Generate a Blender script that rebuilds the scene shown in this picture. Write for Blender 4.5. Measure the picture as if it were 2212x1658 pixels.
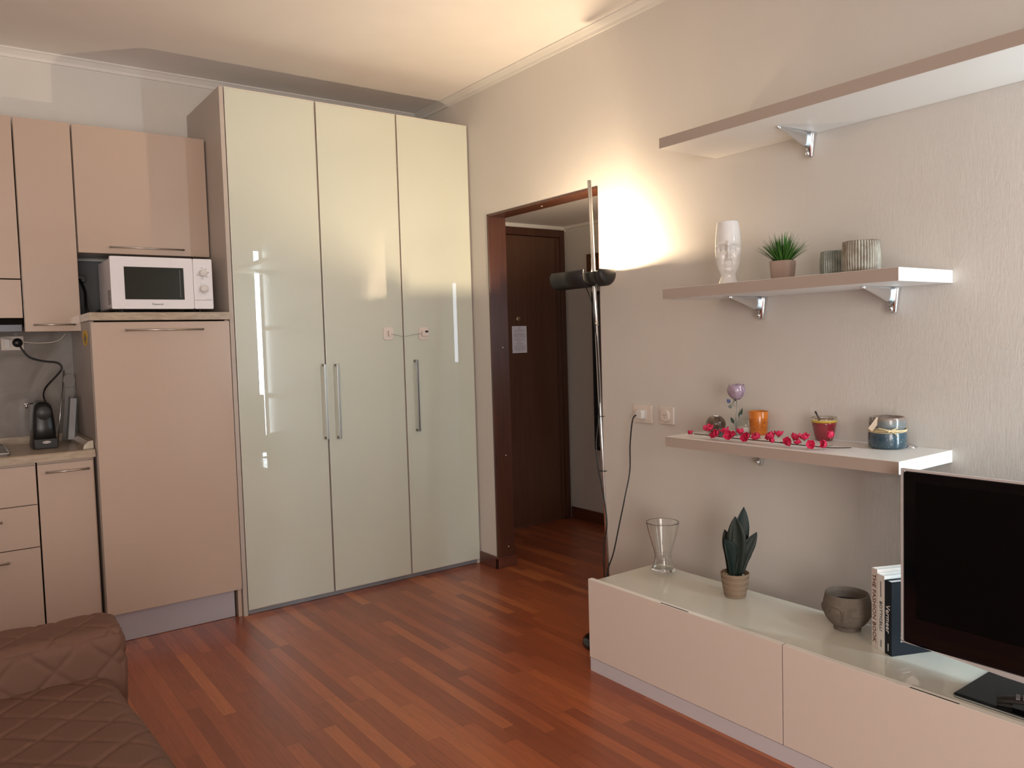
import bpy, bmesh, math, random
from mathutils import Vector, Matrix
random.seed(7)
for o in list(bpy.data.objects): bpy.data.objects.remove(o, do_unlink=True)
SC = bpy.context.scene
COL = SC.collection
PI = math.pi

# ------------------------------------------------------------------ camera
# camera at the origin in plan, 1.33 m up; X runs along the kitchen wall, Y into the room
F_PX = 1697.67
yaw, pitch, roll = -0.63074772, 0.0555258928, -0.0290806369
def cam_rot():
    cy, sy, cp, sp, cr, sr = math.cos(yaw), math.sin(yaw), math.cos(pitch), math.sin(pitch), math.cos(roll), math.sin(roll)
    B = Matrix(((1,0,0),(0,0,-1),(0,1,0)))
    Rz = Matrix(((cy,sy,0),(-sy,cy,0),(0,0,1)))
    Rx = Matrix(((1,0,0),(0,cp,-sp),(0,sp,cp)))
    Rr = Matrix(((cr,-sr,0),(sr,cr,0),(0,0,1)))
    return Rr @ Rx @ B @ Rz
M = cam_rot()                       # rows: camera right, down, forward
cam_d = bpy.data.cameras.new('camera'); cam = bpy.data.objects.new('camera', cam_d); COL.objects.link(cam)
R3 = Matrix((M[0], -M[1], -M[2])).transposed()
cam.matrix_world = Matrix.Translation((0,0,1.33)) @ R3.to_4x4()
cam_d.sensor_fit = 'HORIZONTAL'; cam_d.sensor_width = 36.0; cam_d.lens = 36.0*F_PX/2212
cam_d.clip_start = 0.02
SC.camera = cam

# ------------------------------------------------------------------ world, light, exposure
SC.view_settings.view_transform = 'Standard'; SC.view_settings.look = 'None'
SC.view_settings.gamma = 1; SC.view_settings.use_curve_mapping = False
SC.view_settings.exposure = 0.12
W = bpy.data.worlds.new('world'); SC.world = W; W.use_nodes = True
W.node_tree.nodes['Background'].inputs[0].default_value = (0.75, 0.85, 1.0, 1)
W.node_tree.nodes['Background'].inputs[1].default_value = 0.6

def area(name, loc, direction, sx, sy, power, color, spread=PI):
    d = bpy.data.lights.new(name, 'AREA'); d.shape = 'RECTANGLE'; d.size = sx; d.size_y = sy
    d.energy = power; d.color = color; d.spread = spread
    o = bpy.data.objects.new(name, d); COL.objects.link(o); o.location = loc
    o.rotation_euler = Vector(direction).to_track_quat('-Z', 'Y').to_euler()
    return o
# bright gap between the lowered shutter and the frame of the near window (beside the shelves)
area('daylight_gap', (2.525, 0.235, 1.33), (0, 1, 0), 0.045, 1.84, 19, (0.76, 0.92, 1.0))
# added warm fill light, set at an unseen window behind the camera
area('fill_window', (-0.9, -2.52, 1.25), (0, 1, 0), 1.96, 2.16, 112, (1.0, 0.90, 0.82))
# the small hall window
area('daylight_hall', (3.745, 1.90, 1.5), (-1, 0, 0), 0.18, 0.70, 3.4, (0.75, 0.86, 1.0))
LAMP_POWER = 43.0
LAMP_COL = (1.0, 0.76, 0.50)

# ------------------------------------------------------------------ materials
MATS = {}
def node_mat(name):
    m = bpy.data.materials.new(name); m.use_nodes = True
    nt = m.node_tree; return m, nt, nt.nodes['Principled BSDF']
def mat(name, col, rough=0.5, metal=0.0, bump=0.0, bscale=(60,60,60), var=0.04, coat=0.0, coatr=0.05,
        trans=0.0, ior=1.45, spec=0.5, alpha=1.0, emit=None, estr=0.0, vscale=6.0, bdist=0.002, sheen=0.0):
    if name in MATS: return MATS[name]
    m, nt, b = node_mat(name)
    N, L = nt.nodes, nt.links
    tc = N.new('ShaderNodeTexCoord')
    nz = N.new('ShaderNodeTexNoise'); nz.inputs['Scale'].default_value = vscale; nz.inputs['Detail'].default_value = 3
    L.new(tc.outputs['Object'], nz.inputs['Vector'])
    mx = N.new('ShaderNodeMix'); mx.data_type = 'RGBA'
    c = list(col)+[1]
    mx.inputs[6].default_value = [max(0, v*(1-var)) for v in col]+[1]
    mx.inputs[7].default_value = [min(1, v*(1+var)) for v in col]+[1]
    L.new(nz.outputs['Fac'], mx.inputs[0]); L.new(mx.outputs[2], b.inputs['Base Color'])
    b.inputs['Roughness'].default_value = rough; b.inputs['Metallic'].default_value = metal
    b.inputs['Coat Weight'].default_value = coat; b.inputs['Coat Roughness'].default_value = coatr
    b.inputs['Transmission Weight'].default_value = trans; b.inputs['IOR'].default_value = ior
    b.inputs['Specular IOR Level'].default_value = spec
    b.inputs['Alpha'].default_value = alpha
    if sheen: b.inputs['Sheen Weight'].default_value = sheen
    if emit: b.inputs['Emission Color'].default_value = list(emit)+[1]; b.inputs['Emission Strength'].default_value = estr
    if bump:
        mp = N.new('ShaderNodeMapping'); mp.inputs['Scale'].default_value = bscale
        L.new(tc.outputs['Object'], mp.inputs['Vector'])
        n2 = N.new('ShaderNodeTexNoise'); n2.inputs['Scale'].default_value = 1; n2.inputs['Detail'].default_value = 4
        L.new(mp.outputs[0], n2.inputs['Vector'])
        bp = N.new('ShaderNodeBump'); bp.inputs['Strength'].default_value = bump; bp.inputs['Distance'].default_value = bdist
        L.new(n2.outputs['Fac'], bp.inputs['Height']); L.new(bp.outputs[0], b.inputs['Normal'])
    MATS[name] = m; return m

def wall_mat():
    m, nt, b = node_mat('embossed_wall_paint'); N, L = nt.nodes, nt.links
    tc = N.new('ShaderNodeTexCoord')
    mp = N.new('ShaderNodeMapping'); mp.inputs['Scale'].default_value = (90, 90, 22); L.new(tc.outputs['Object'], mp.inputs[0])
    n1 = N.new('ShaderNodeTexNoise'); n1.inputs['Scale'].default_value = 1.0; n1.inputs['Detail'].default_value = 5; n1.inputs['Distortion'].default_value = 1.2
    L.new(mp.outputs[0], n1.inputs['Vector'])
    mp2 = N.new('ShaderNodeMapping'); mp2.inputs['Scale'].default_value = (3.5, 3.5, 1.2); L.new(tc.outputs['Object'], mp2.inputs[0])
    n2 = N.new('ShaderNodeTexNoise'); n2.inputs['Scale'].default_value = 1; n2.inputs['Detail'].default_value = 3; L.new(mp2.outputs[0], n2.inputs['Vector'])
    ad = N.new('ShaderNodeMath'); ad.operation = 'MULTIPLY_ADD'; ad.inputs[1].default_value = 1.2
    L.new(n2.outputs['Fac'], ad.inputs[0]); L.new(n1.outputs['Fac'], ad.inputs[2])
    bp = N.new('ShaderNodeBump'); bp.inputs['Strength'].default_value = 0.30; bp.inputs['Distance'].default_value = 0.0018
    L.new(ad.outputs[0], bp.inputs['Height']); L.new(bp.outputs[0], b.inputs['Normal'])
    mx = N.new('ShaderNodeMix'); mx.data_type = 'RGBA'
    mx.inputs[6].default_value = (0.655, 0.625, 0.585, 1); mx.inputs[7].default_value = (0.70, 0.67, 0.63, 1)
    L.new(n2.outputs['Fac'], mx.inputs[0]); L.new(mx.outputs[2], b.inputs['Base Color'])
    b.inputs['Roughness'].default_value = 0.75; b.inputs['Specular IOR Level'].default_value = 0.25
    return m
M_WALL = wall_mat()
M_WALLK = mat('kitchen_wall_paint', (0.72, 0.70, 0.66), 0.6, bump=0.15, bscale=(120,120,120))
M_CEIL = mat('ceiling_paint', (0.86, 0.82, 0.785), 0.8, bump=0.1, bscale=(80,80,80))
M_CORN = mat('cornice_paint', (0.80, 0.77, 0.73), 0.6)

def floor_mat():
    m, nt, b = node_mat('cherry_parquet'); N, L = nt.nodes, nt.links
    def math_(op, a, bb=None, c=None):
        n = N.new('ShaderNodeMath'); n.operation = op
        for i, v in enumerate((a, bb, c)):
            if v is None: continue
            if isinstance(v, (int, float)): n.inputs[i].default_value = v
            else: L.new(v, n.inputs[i])
        return n.outputs[0]
    tc = N.new('ShaderNodeTexCoord'); sp = N.new('ShaderNodeSeparateXYZ'); L.new(tc.outputs['Object'], sp.inputs[0])
    xs = math_('DIVIDE', math_('ADD', sp.outputs[0], 0.008), 0.0485)
    i = math_('FLOOR', xs); fx = math_('FRACT', xs)
    w1 = N.new('ShaderNodeTexWhiteNoise'); w1.noise_dimensions = '1D'; L.new(i, w1.inputs['W'])
    sc = N.new('ShaderNodeSeparateColor'); L.new(w1.outputs['Color'], sc.inputs[0])
    ln = math_('MULTIPLY_ADD', sc.outputs[0], 0.50, 0.50)
    ys = math_('ADD', math_('DIVIDE', sp.outputs[1], ln), math_('MULTIPLY', sc.outputs[1], 13.0))
    j = math_('FLOOR', ys); fy = math_('FRACT', ys)
    cb = N.new('ShaderNodeCombineXYZ'); L.new(i, cb.inputs[0]); L.new(j, cb.inputs[1])
    w2 = N.new('ShaderNodeTexWhiteNoise'); w2.noise_dimensions = '2D'; L.new(cb.outputs[0], w2.inputs['Vector'])
    rp = N.new('ShaderNodeValToRGB'); cr = rp.color_ramp
    cr.elements[0].position = 0.0; cr.elements[0].color = (0.237, 0.061, 0.027, 1)
    cr.elements[1].position = 1.0; cr.elements[1].color = (0.438, 0.136, 0.046, 1)
    for p, c in ((0.3, (0.278, 0.071, 0.028, 1)), (0.6, (0.323, 0.083, 0.032, 1)), (0.85, (0.375, 0.101, 0.037, 1))):
        e = cr.elements.new(p); e.color = c
    L.new(w2.outputs['Value'], rp.inputs[0])
    # grain, shifted per block
    off = N.new('ShaderNodeVectorMath'); off.operation = 'MULTIPLY_ADD'
    L.new(w2.outputs['Color'], off.inputs[0]); off.inputs[1].default_value = (5, 5, 5); L.new(tc.outputs['Object'], off.inputs[2])
    mp = N.new('ShaderNodeMapping'); mp.inputs['Scale'].default_value = (70, 5, 1); L.new(off.outputs[0], mp.inputs[0])
    nz = N.new('ShaderNodeTexNoise'); nz.inputs['Scale'].default_value = 1; nz.inputs['Detail'].default_value = 6; nz.inputs['Distortion'].default_value = 1.6
    L.new(mp.outputs[0], nz.inputs['Vector'])
    g = math_('MULTIPLY_ADD', nz.outputs['Fac'], 0.7, 0.66)
    # seams
    sx = math_('MINIMUM', fx, math_('SUBTRACT', 1.0, fx)); sx = math_('LESS_THAN', sx, 0.02)
    sy = math_('MULTIPLY', math_('MINIMUM', fy, math_('SUBTRACT', 1.0, fy)), ln); sy = math_('LESS_THAN', sy, 0.0012)
    seam = math_('MAXIMUM', sx, sy)
    k = math_('MULTIPLY', g, math_('SUBTRACT', 1.0, math_('MULTIPLY', seam, 0.32)))
    vm = N.new('ShaderNodeVectorMath'); vm.operation = 'SCALE'; L.new(rp.outputs[0], vm.inputs[0]); L.new(k, vm.inputs['Scale'])
    L.new(vm.outputs[0], b.inputs['Base Color'])
    b.inputs['Roughness'].default_value = 0.34
    b.inputs['Coat Weight'].default_value = 0.22; b.inputs['Coat Roughness'].default_value = 0.18
    bp = N.new('ShaderNodeBump'); bp.inputs['Strength'].default_value = 0.12; bp.inputs['Distance'].default_value = 0.001
    L.new(nz.outputs['Fac'], bp.inputs['Height']); L.new(bp.outputs[0], b.inputs['Normal'])
    return m
M_FLOOR = floor_mat()

def wood_mat(name, c0, c1, axis_scale, rough=0.35, coat=0.2):
    m, nt, b = node_mat(name); N, L = nt.nodes, nt.links
    tc = N.new('ShaderNodeTexCoord'); mp = N.new('ShaderNodeMapping'); mp.inputs['Scale'].default_value = axis_scale
    L.new(tc.outputs['Object'], mp.inputs[0])
    nz = N.new('ShaderNodeTexNoise'); nz.inputs['Scale'].default_value = 1; nz.inputs['Detail'].default_value = 6; nz.inputs['Distortion'].default_value = 0.8
    L.new(mp.outputs[0], nz.inputs['Vector'])
    rp = N.new('ShaderNodeValToRGB'); rp.color_ramp.elements[0].position = 0.3; rp.color_ramp.elements[1].position = 0.7
    rp.color_ramp.elements[0].color = list(c0)+[1]; rp.color_ramp.elements[1].color = list(c1)+[1]
    L.new(nz.outputs['Fac'], rp.inputs[0]); L.new(rp.outputs[0], b.inputs['Base Color'])
    b.inputs['Roughness'].default_value = rough; b.inputs['Coat Weight'].default_value = coat
    bp = N.new('ShaderNodeBump'); bp.inputs['Strength'].default_value = 0.1; bp.inputs['Distance'].default_value = 0.001
    L.new(nz.outputs['Fac'], bp.inputs['Height']); L.new(bp.outputs[0], b.inputs['Normal'])
    return m
M_DWOOD = wood_mat('dark_mahogany', (0.060, 0.022, 0.013), (0.090, 0.032, 0.017), (60, 60, 3))
M_DOORP = wood_mat('entrance_door_veneer', (0.085, 0.036, 0.020), (0.110, 0.047, 0.026), (40, 40, 2))
M_SKIRT = wood_mat('skirting_wood', (0.10, 0.030, 0.017), (0.14, 0.042, 0.022), (4, 4, 60))
M_WORK = wood_mat('worktop_laminate', (0.34, 0.26, 0.185), (0.50, 0.41, 0.31), (18, 60, 90), 0.3, 0.1)
M_TAUPE = mat('taupe_gloss_lacquer', (0.54, 0.415, 0.335), 0.30, coat=0.7, coatr=0.04, var=0.01)
M_CARC = mat('cabinet_side_laminate', (0.50, 0.44, 0.39), 0.45, var=0.02)
M_GLASSL = mat('pale_glass_lacquer', (0.60, 0.625, 0.535), 0.35, coat=1.0, coatr=0.008, var=0.008)
M_EDGE = mat('light_edge_trim', (0.72, 0.68, 0.60), 0.35, metal=0.2)
M_WHITE = mat('white_lacquer', (0.74, 0.70, 0.655), 0.38, var=0.01)
M_BENCHF = mat('bench_front_lacquer', (0.80, 0.715, 0.65), 0.42, var=0.01)
M_PLINTH = mat('brushed_aluminium_plinth', (0.50, 0.48, 0.52), 0.42, metal=0.35)
M_GREYSTRIP = mat('grey_strip', (0.28, 0.30, 0.32), 0.4, metal=0.5)
M_STEEL = mat('brushed_nickel', (0.58, 0.56, 0.52), 0.28, metal=1.0, bump=0.05, bscale=(400,400,30))
M_DSTEEL = mat('dark_nickel', (0.16, 0.15, 0.13), 0.35, metal=1.0)
M_CHROME = mat('satin_chrome', (0.72, 0.72, 0.73), 0.18, metal=1.0)
M_BLACK = mat('black_plastic', (0.012, 0.012, 0.012), 0.32)
M_SOFTBLACK = mat('soft_black_metal', (0.022, 0.020, 0.019), 0.42, spec=0.4)
M_BLKGLOSS = mat('gloss_black', (0.004, 0.004, 0.005), 0.06, var=0.0)
M_SCREEN = mat('tv_screen', (0.0015, 0.0015, 0.0016), 0.45, spec=0.15, var=0.0)
M_WPLAST = mat('white_plastic', (0.74, 0.72, 0.70), 0.3, var=0.01)
M_PINKPLAST = mat('off_white_plastic', (0.74, 0.66, 0.60), 0.4, var=0.01)
M_MWBODY = mat('microwave_enamel', (0.84, 0.82, 0.85), 0.3, var=0.01)
M_PRINT = mat('dark_print', (0.02, 0.02, 0.025), 0.5, var=0)
M_GREYPRINT = mat('grey_print', (0.22, 0.21, 0.21), 0.5, var=0)
M_WPRINT = mat('white_print', (0.85, 0.85, 0.85), 0.5, var=0)
M_GAP = mat('dark_gap', (0.010, 0.008, 0.007), 0.9, var=0, spec=0.1)

def glass_mat(name, col=(1,1,1), rough=0.0, ior=1.45):
    m, nt, b = node_mat(name); N, L = nt.nodes, nt.links
    b.inputs['Base Color'].default_value = list(col)+[1]; b.inputs['Transmission Weight'].default_value = 1
    b.inputs['Roughness'].default_value = rough; b.inputs['IOR'].default_value = ior
    tc = N.new('ShaderNodeTexCoord'); nz = N.new('ShaderNodeTexNoise'); nz.inputs['Scale'].default_value = 8
    L.new(tc.outputs['Object'], nz.inputs['Vector'])
    bp = N.new('ShaderNodeBump'); bp.inputs['Strength'].default_value = 0.02; L.new(nz.outputs['Fac'], bp.inputs['Height'])
    L.new(bp.outputs[0], b.inputs['Normal'])
    return m
def thin_glass(name, tint=(0.95,0.97,0.96), refl=0.12):
    m, nt, b = node_mat(name); N, L = nt.nodes, nt.links
    out = N['Material Output']; tr = N.new('ShaderNodeBsdfTransparent'); tr.inputs[0].default_value = list(tint)+[1]
    gl = N.new('ShaderNodeBsdfGlossy'); gl.inputs['Roughness'].default_value = 0.03
    lw = N.new('ShaderNodeLayerWeight'); lw.inputs[0].default_value = 0.5
    pw = N.new('ShaderNodeMath'); pw.operation = 'POWER'; pw.inputs[1].default_value = 3; L.new(lw.outputs['Facing'], pw.inputs[0])
    fr = N.new('ShaderNodeMath'); fr.operation = 'MULTIPLY_ADD'; fr.inputs[1].default_value = 0.45; fr.inputs[2].default_value = 0.04; L.new(pw.outputs[0], fr.inputs[0])
    mx = N.new('ShaderNodeMixShader'); L.new(fr.outputs[0], mx.inputs[0]); L.new(tr.outputs[0], mx.inputs[1]); L.new(gl.outputs[0], mx.inputs[2])
    N.remove(b); L.new(mx.outputs[0], out.inputs[0]); return m
M_GLASS = glass_mat('clear_glass', (0.97, 0.985, 0.975))
M_TGLASS = thin_glass('thin_clear_glass')

# ------------------------------------------------------------------ mesh builder
class G:
    def __init__(s): s.v = []; s.f = []; s.sm = []
    def add(s, vs, fs, smooth=False):
        n = len(s.v); s.v += [tuple(v) for v in vs]
        s.f += [tuple(i+n for i in f) for f in fs]; s.sm += [smooth]*len(fs); return s
    def box(s, x0, x1, y0, y1, z0, z1):
        v = [(x,y,z) for x in (x0,x1) for y in (y0,y1) for z in (z0,z1)]
        return s.add(v, [(0,1,3,2),(4,6,7,5),(0,4,5,1),(2,3,7,6),(0,2,6,4),(1,5,7,3)])
    def obox(s, c, ax, ay, az, hx, hy, hz):
        c, ax, ay, az = Vector(c), Vector(ax).normalized(), Vector(ay).normalized(), Vector(az).normalized()
        v = [c+ax*hx*i+ay*hy*j+az*hz*k for i in (-1,1) for j in (-1,1) for k in (-1,1)]
        return s.add(v, [(0,1,3,2),(4,6,7,5),(0,4,5,1),(2,3,7,6),(0,2,6,4),(1,5,7,3)])
    def lathe(s, prof, c, n=40, smooth=True, disp=None, axis='z', sx=1.0, sy=1.0):
        # prof: list of (r, z); closed caps where r = 0
        vs = []; fs = []
        for r, z in prof:
            for k in range(n):
                a = 2*PI*k/n; rr = r + (disp(a, z, r) if disp else 0)
                vs.append((c[0]+rr*math.cos(a)*sx, c[1]+rr*math.sin(a)*sy, c[2]+z))
        m = len(prof)
        for i in range(m-1):
            for k in range(n):
                k2 = (k+1) % n; fs.append((i*n+k, i*n+k2, (i+1)*n+k2, (i+1)*n+k))
        return s.add(vs, fs, smooth)
    def tube(s, pts, r, n=8, caps=True, smooth=True):
        pts = [Vector(p) for p in pts]; m = len(pts)
        rs = r if isinstance(r, (list, tuple)) else [r]*m
        vs = []; fs = []; up = None
        for i, p in enumerate(pts):
            t = (pts[min(i+1, m-1)]-pts[max(i-1, 0)]).normalized()
            if up is None:
                up = Vector((0,0,1)) if abs(t.z) < 0.9 else Vector((1,0,0))
            a = t.cross(up).normalized(); b = a.cross(t).normalized(); up = b
            for k in range(n):
                th = 2*PI*k/n; vs.append(p+(a*math.cos(th)+b*math.sin(th))*rs[i])
        for i in range(m-1):
            for k in range(n):
                k2 = (k+1) % n; fs.append((i*n+k, i*n+k2, (i+1)*n+k2, (i+1)*n+k))
        if caps: fs += [tuple(range(n-1, -1, -1)), tuple((m-1)*n+k for k in range(n))]
        return s.add(vs, fs, smooth)
    def prism(s, poly, axis, a, b):
        # poly in the two other axes (order x,y,z without axis)
        def P(u, w, t):
            return {'x': (t,u,w), 'y': (u,t,w), 'z': (u,w,t)}[axis]
        n = len(poly); vs = [P(u,w,a) for u,w in poly]+[P(u,w,b) for u,w in poly]
        fs = [tuple(range(n-1,-1,-1)), tuple(range(n,2*n))]+[(i,(i+1)%n,(i+1)%n+n,i+n) for i in range(n)]
        return s.add(vs, fs)
    def ball(s, c, r, n=16, m=10, sx=1, sy=1, sz=1):
        prof = [(max(1e-5, r*math.sin(PI*i/m)), -r*math.cos(PI*i/m)*sz) for i in range(m+1)]
        return s.lathe(prof, c, n, True, None, 'z', sx, sy)
    def petal(s, c, d, up, L, Wd, cup=0.3, n=6):
        # leaf-like shell of small thickness
        d = Vector(d).normalized(); up = Vector(up); sd = d.cross(up).normalized(); up = sd.cross(d).normalized()
        vs = []; fs = []
        for i in range(n+1):
            t = i/n; w = Wd*math.sin(PI*min(0.97, t**0.8*0.93+0.04))
            for j in (-1, -0.5, 0, 0.5, 1):
                vs.append(Vector(c)+d*L*t+sd*w*j+up*(cup*L*t*t+cup*Wd*1.2*j*j))
        for i in range(n):
            for j in range(4): a = i*5+j; fs.append((a, a+1, a+6, a+5))
        return s.add(vs, fs, True)
    def rbox(s, x0, x1, y0, y1, z0, z1, r, axis='y', n=5):
        # box with rounded corners in the plane normal to axis
        lo = {'x': (y0,y1,z0,z1), 'y': (x0,x1,z0,z1), 'z': (x0,x1,y0,y1)}[axis]
        u0,u1,w0,w1 = lo; poly = []
        for cu, cw, a0 in ((u1-r,w1-r,0),(u0+r,w1-r,PI/2),(u0+r,w0+r,PI),(u1-r,w0+r,1.5*PI)):
            for k in range(n+1):
                a = a0+PI/2*k/n; poly.append((cu+r*math.cos(a), cw+r*math.sin(a)))
        a, b = {'x': (x0,x1), 'y': (y0,y1), 'z': (z0,z1)}[axis]
        return s.prism(poly, axis, a, b)

def worldloc(o):
    p = Vector((0,0,0))
    while o: p += o.location; o = o.parent
    return p
def build(name, g, m, parent=None, bevel=0.0, seg=2, solid=0.0, subsurf=0, loc=None, fixn=True):
    me = bpy.data.meshes.new(name)
    base = worldloc(parent) if parent else Vector(loc or (0,0,0))
    me.from_pydata([Vector(v)-base for v in g.v], [], g.f); me.update()
    me.polygons.foreach_set('use_smooth', g.sm)
    if fixn:
        bm = bmesh.new(); bm.from_mesh(me); bmesh.ops.recalc_face_normals(bm, faces=bm.faces); bm.to_mesh(me); bm.free()
    me.materials.append(m)
    o = bpy.data.objects.new(name, me); COL.objects.link(o)
    if parent: o.parent = parent
    elif loc: o.location = loc
    if solid:
        md = o.modifiers.new('thickness', 'SOLIDIFY'); md.thickness = solid; md.offset = 0
    if bevel:
        md = o.modifiers.new('bevel', 'BEVEL'); md.width = bevel; md.segments = seg; md.limit_method = 'ANGLE'; md.angle_limit = math.radians(40)
        md.harden_normals = False
    if subsurf:
        md = o.modifiers.new('subsurf', 'SUBSURF'); md.levels = subsurf; md.render_levels = subsurf
    return o
def tag(o, label, cat, group=None):
    o['label'] = label; o['category'] = cat
    if group: o['group'] = group
    return o
def thing(name, loc, label, cat, group=None):
    o = bpy.data.objects.new(name, None); COL.objects.link(o); o.location = loc; o.empty_display_size = 0.05
    return tag(o, label, cat, group)
def struct(name, g, m, parent=None, **k):
    o = build(name, g, m, parent, **k)
    if not parent: o['kind'] = 'structure'
    return o
def text(name, s, org, right, up, size, m, parent, extr=0.0004, align='LEFT', wide=1.0):
    cu = bpy.data.curves.new(name, 'FONT'); cu.body = s; cu.size = size; cu.extrude = extr; cu.align_x = align; cu.resolution_u = 2
    t = bpy.data.objects.new('tmp', cu); COL.objects.link(t)
    dg = bpy.context.evaluated_depsgraph_get(); me = bpy.data.meshes.new_from_object(t.evaluated_get(dg))
    bpy.data.objects.remove(t)
    right = Vector(right).normalized(); up = Vector(up).normalized(); nrm = right.cross(up)
    base = worldloc(parent)
    for v in me.vertices:
        x, y, z = v.co; p = Vector(org)+right*x*wide+up*y+nrm*z - base; v.co = p
    me.materials.clear(); me.materials.append(m); me.name = name
    o = bpy.data.objects.new(name, me); COL.objects.link(o); o.parent = parent
    return o
def spline(pts, n=8):
    P = [Vector(p) for p in pts]; P = [2*P[0]-P[1]]+P+[2*P[-1]-P[-2]]; out = []
    for i in range(1, len(P)-2):
        a, b, c, d = P[i-1:i+3]
        for k in range(n):
            t = k/n
            out.append(0.5*((2*b)+(c-a)*t+(2*a-5*b+4*c-d)*t*t+(3*b-a-3*c+d)*t**3))
    out.append(P[-2]); return out

# ------------------------------------------------------------------ room shell
XW, YW, ZC = 2.58, 4.49, 2.79
NY = 0.20            # the short wall that holds the near window, just out of frame on the right
struct('floor', G().box(-2.7, 3.9, -2.7, 4.7, -0.06, 0.0), M_FLOOR)
struct('ceiling', G().box(-2.7, 2.70, -2.7, 4.6, ZC, ZC+0.06), M_CEIL)
struct('wall_back', G().box(-2.7, 2.70, YW, YW+0.1, 0, ZC), M_WALLK)
DY0, DY1, DZ = 2.797, 3.728, 2.05
struct('wall_right', G().box(XW, 2.70, NY-0.12, DY0, 0, ZC).box(XW, 2.70, DY1, YW, 0, ZC).box(XW, 2.70, DY0, DY1, DZ, ZC), M_WALL)
# short wall with the near window, and the side wall that runs behind the camera
WX0, WX1, WZ0, WZ1 = 2.26, 2.555, 0.36, 2.28
struct('wall_short', G().box(2.16, WX0, NY-0.12, NY, 0, ZC).box(WX1, XW, NY-0.12, NY, 0, ZC).box(WX0, WX1, NY-0.12, NY, 0, WZ0).box(WX0, WX1, NY-0.12, NY, WZ1, ZC), M_WALL)
struct('wall_side', G().box(2.16, 2.26, -2.7, NY-0.12, 0, ZC), M_WALL)
struct('wall_left', G().box(-2.7, -2.6, -2.7, 4.6, 0, ZC), M_WALLK)
BX0, BX1, BZ0, BZ1 = -1.9, 0.1, 0.15, 2.35
struct('wall_front', G().box(-2.6, BX0, -2.7, -2.58, 0, ZC).box(BX1, 2.16, -2.7, -2.58, 0, ZC).box(BX0, BX1, -2.7, -2.58, 0, BZ0).box(BX0, BX1, -2.7, -2.58, BZ1, ZC), M_WALLK)
w = struct('window_1', G().box(WX0, WX1, NY-0.10, NY-0.06, WZ0, WZ0+0.04).box(WX0, WX1, NY-0.10, NY-0.06, WZ1-0.04, WZ1).box(WX0, WX0+0.04, NY-0.10, NY-0.06, WZ0+0.04, WZ1-0.04).box(WX1-0.008, WX1, NY-0.10, NY-0.06, WZ0+0.04, WZ1-0.04), M_WPLAST)
struct('window_pane', G().box(WX0+0.04, WX1-0.008, NY-0.085, NY-0.08, WZ0+0.04, WZ1-0.04), M_TGLASS, w)
g = G()
for k in range(62): g.box(WX0+0.005, WX1-0.055, NY-0.045, NY-0.037, WZ0+0.02+k*0.0303, WZ0+0.02+k*0.0303+0.0295)
struct('roller_shutter', g, mat('shutter_slats', (0.62, 0.62, 0.60), 0.5), w)
w = struct('unseen_window', G().box(BX0, BX1, -2.68, -2.62, BZ0, BZ0+0.06).box(BX0, BX1, -2.68, -2.62, BZ1-0.06, BZ1).box(BX0, BX0+0.06, -2.68, -2.62, BZ0+0.06, BZ1-0.06).box(BX1-0.06, BX1, -2.68, -2.62, BZ0+0.06, BZ1-0.06).box(-0.94, -0.86, -2.68, -2.62, BZ0+0.06, BZ1-0.06), M_WPLAST)  # unseen window, put in and sized for the fill light
struct('window_pane', G().box(BX0+0.06, -0.94, -2.655, -2.65, BZ0+0.06, BZ1-0.06), M_TGLASS, w)
struct('window_pane', G().box(-0.86, BX1-0.06, -2.655, -2.65, BZ0+0.06, BZ1-0.06), M_TGLASS, w)
# cornice
cp = [(YW, ZC-0.042), (YW, ZC), (YW-0.035, ZC), (YW-0.035, ZC-0.006), (YW-0.026, ZC-0.012), (YW-0.012, ZC-0.028), (YW-0.008, ZC-0.042)]
struct('trim_1', G().prism(cp, 'x', -2.6, XW), M_CORN)
cq = [(XW-(YW-a), b) for a, b in cp]
struct('trim_2', G().prism([(XW, ZC-0.042), (XW, ZC), (XW-0.035, ZC), (XW-0.035, ZC-0.006), (XW-0.026, ZC-0.012), (XW-0.012, ZC-0.028), (XW-0.008, ZC-0.042)], 'y', NY, YW-0.035), M_WALLK)
# skirting between wardrobe and doorway with its return, and the stretch under the shelves
struct('baseboard_right', G().box(XW-0.012, XW, DY1-0.014, 3.895, 0, 0.072).box(XW-0.012, 2.712, DY1-0.014, DY1, 0, 0.062), M_SKIRT, bevel=0.003)
struct('baseboard_far', G().box(XW-0.012, XW, NY, DY0-0.001, 0, 0.072), M_SKIRT, bevel=0.003)
# doorway lining
struct('trim_3', G().box(XW-0.004, 2.70, DY1-0.012, DY1, 0.062, DZ).box(XW-0.001, 2.70, DY0, DY0+0.004, 0, DZ).box(XW-0.002, 2.70, DY0+0.004, DY1-0.012, DZ-0.014, DZ), M_DWOOD, bevel=0.003)
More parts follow.
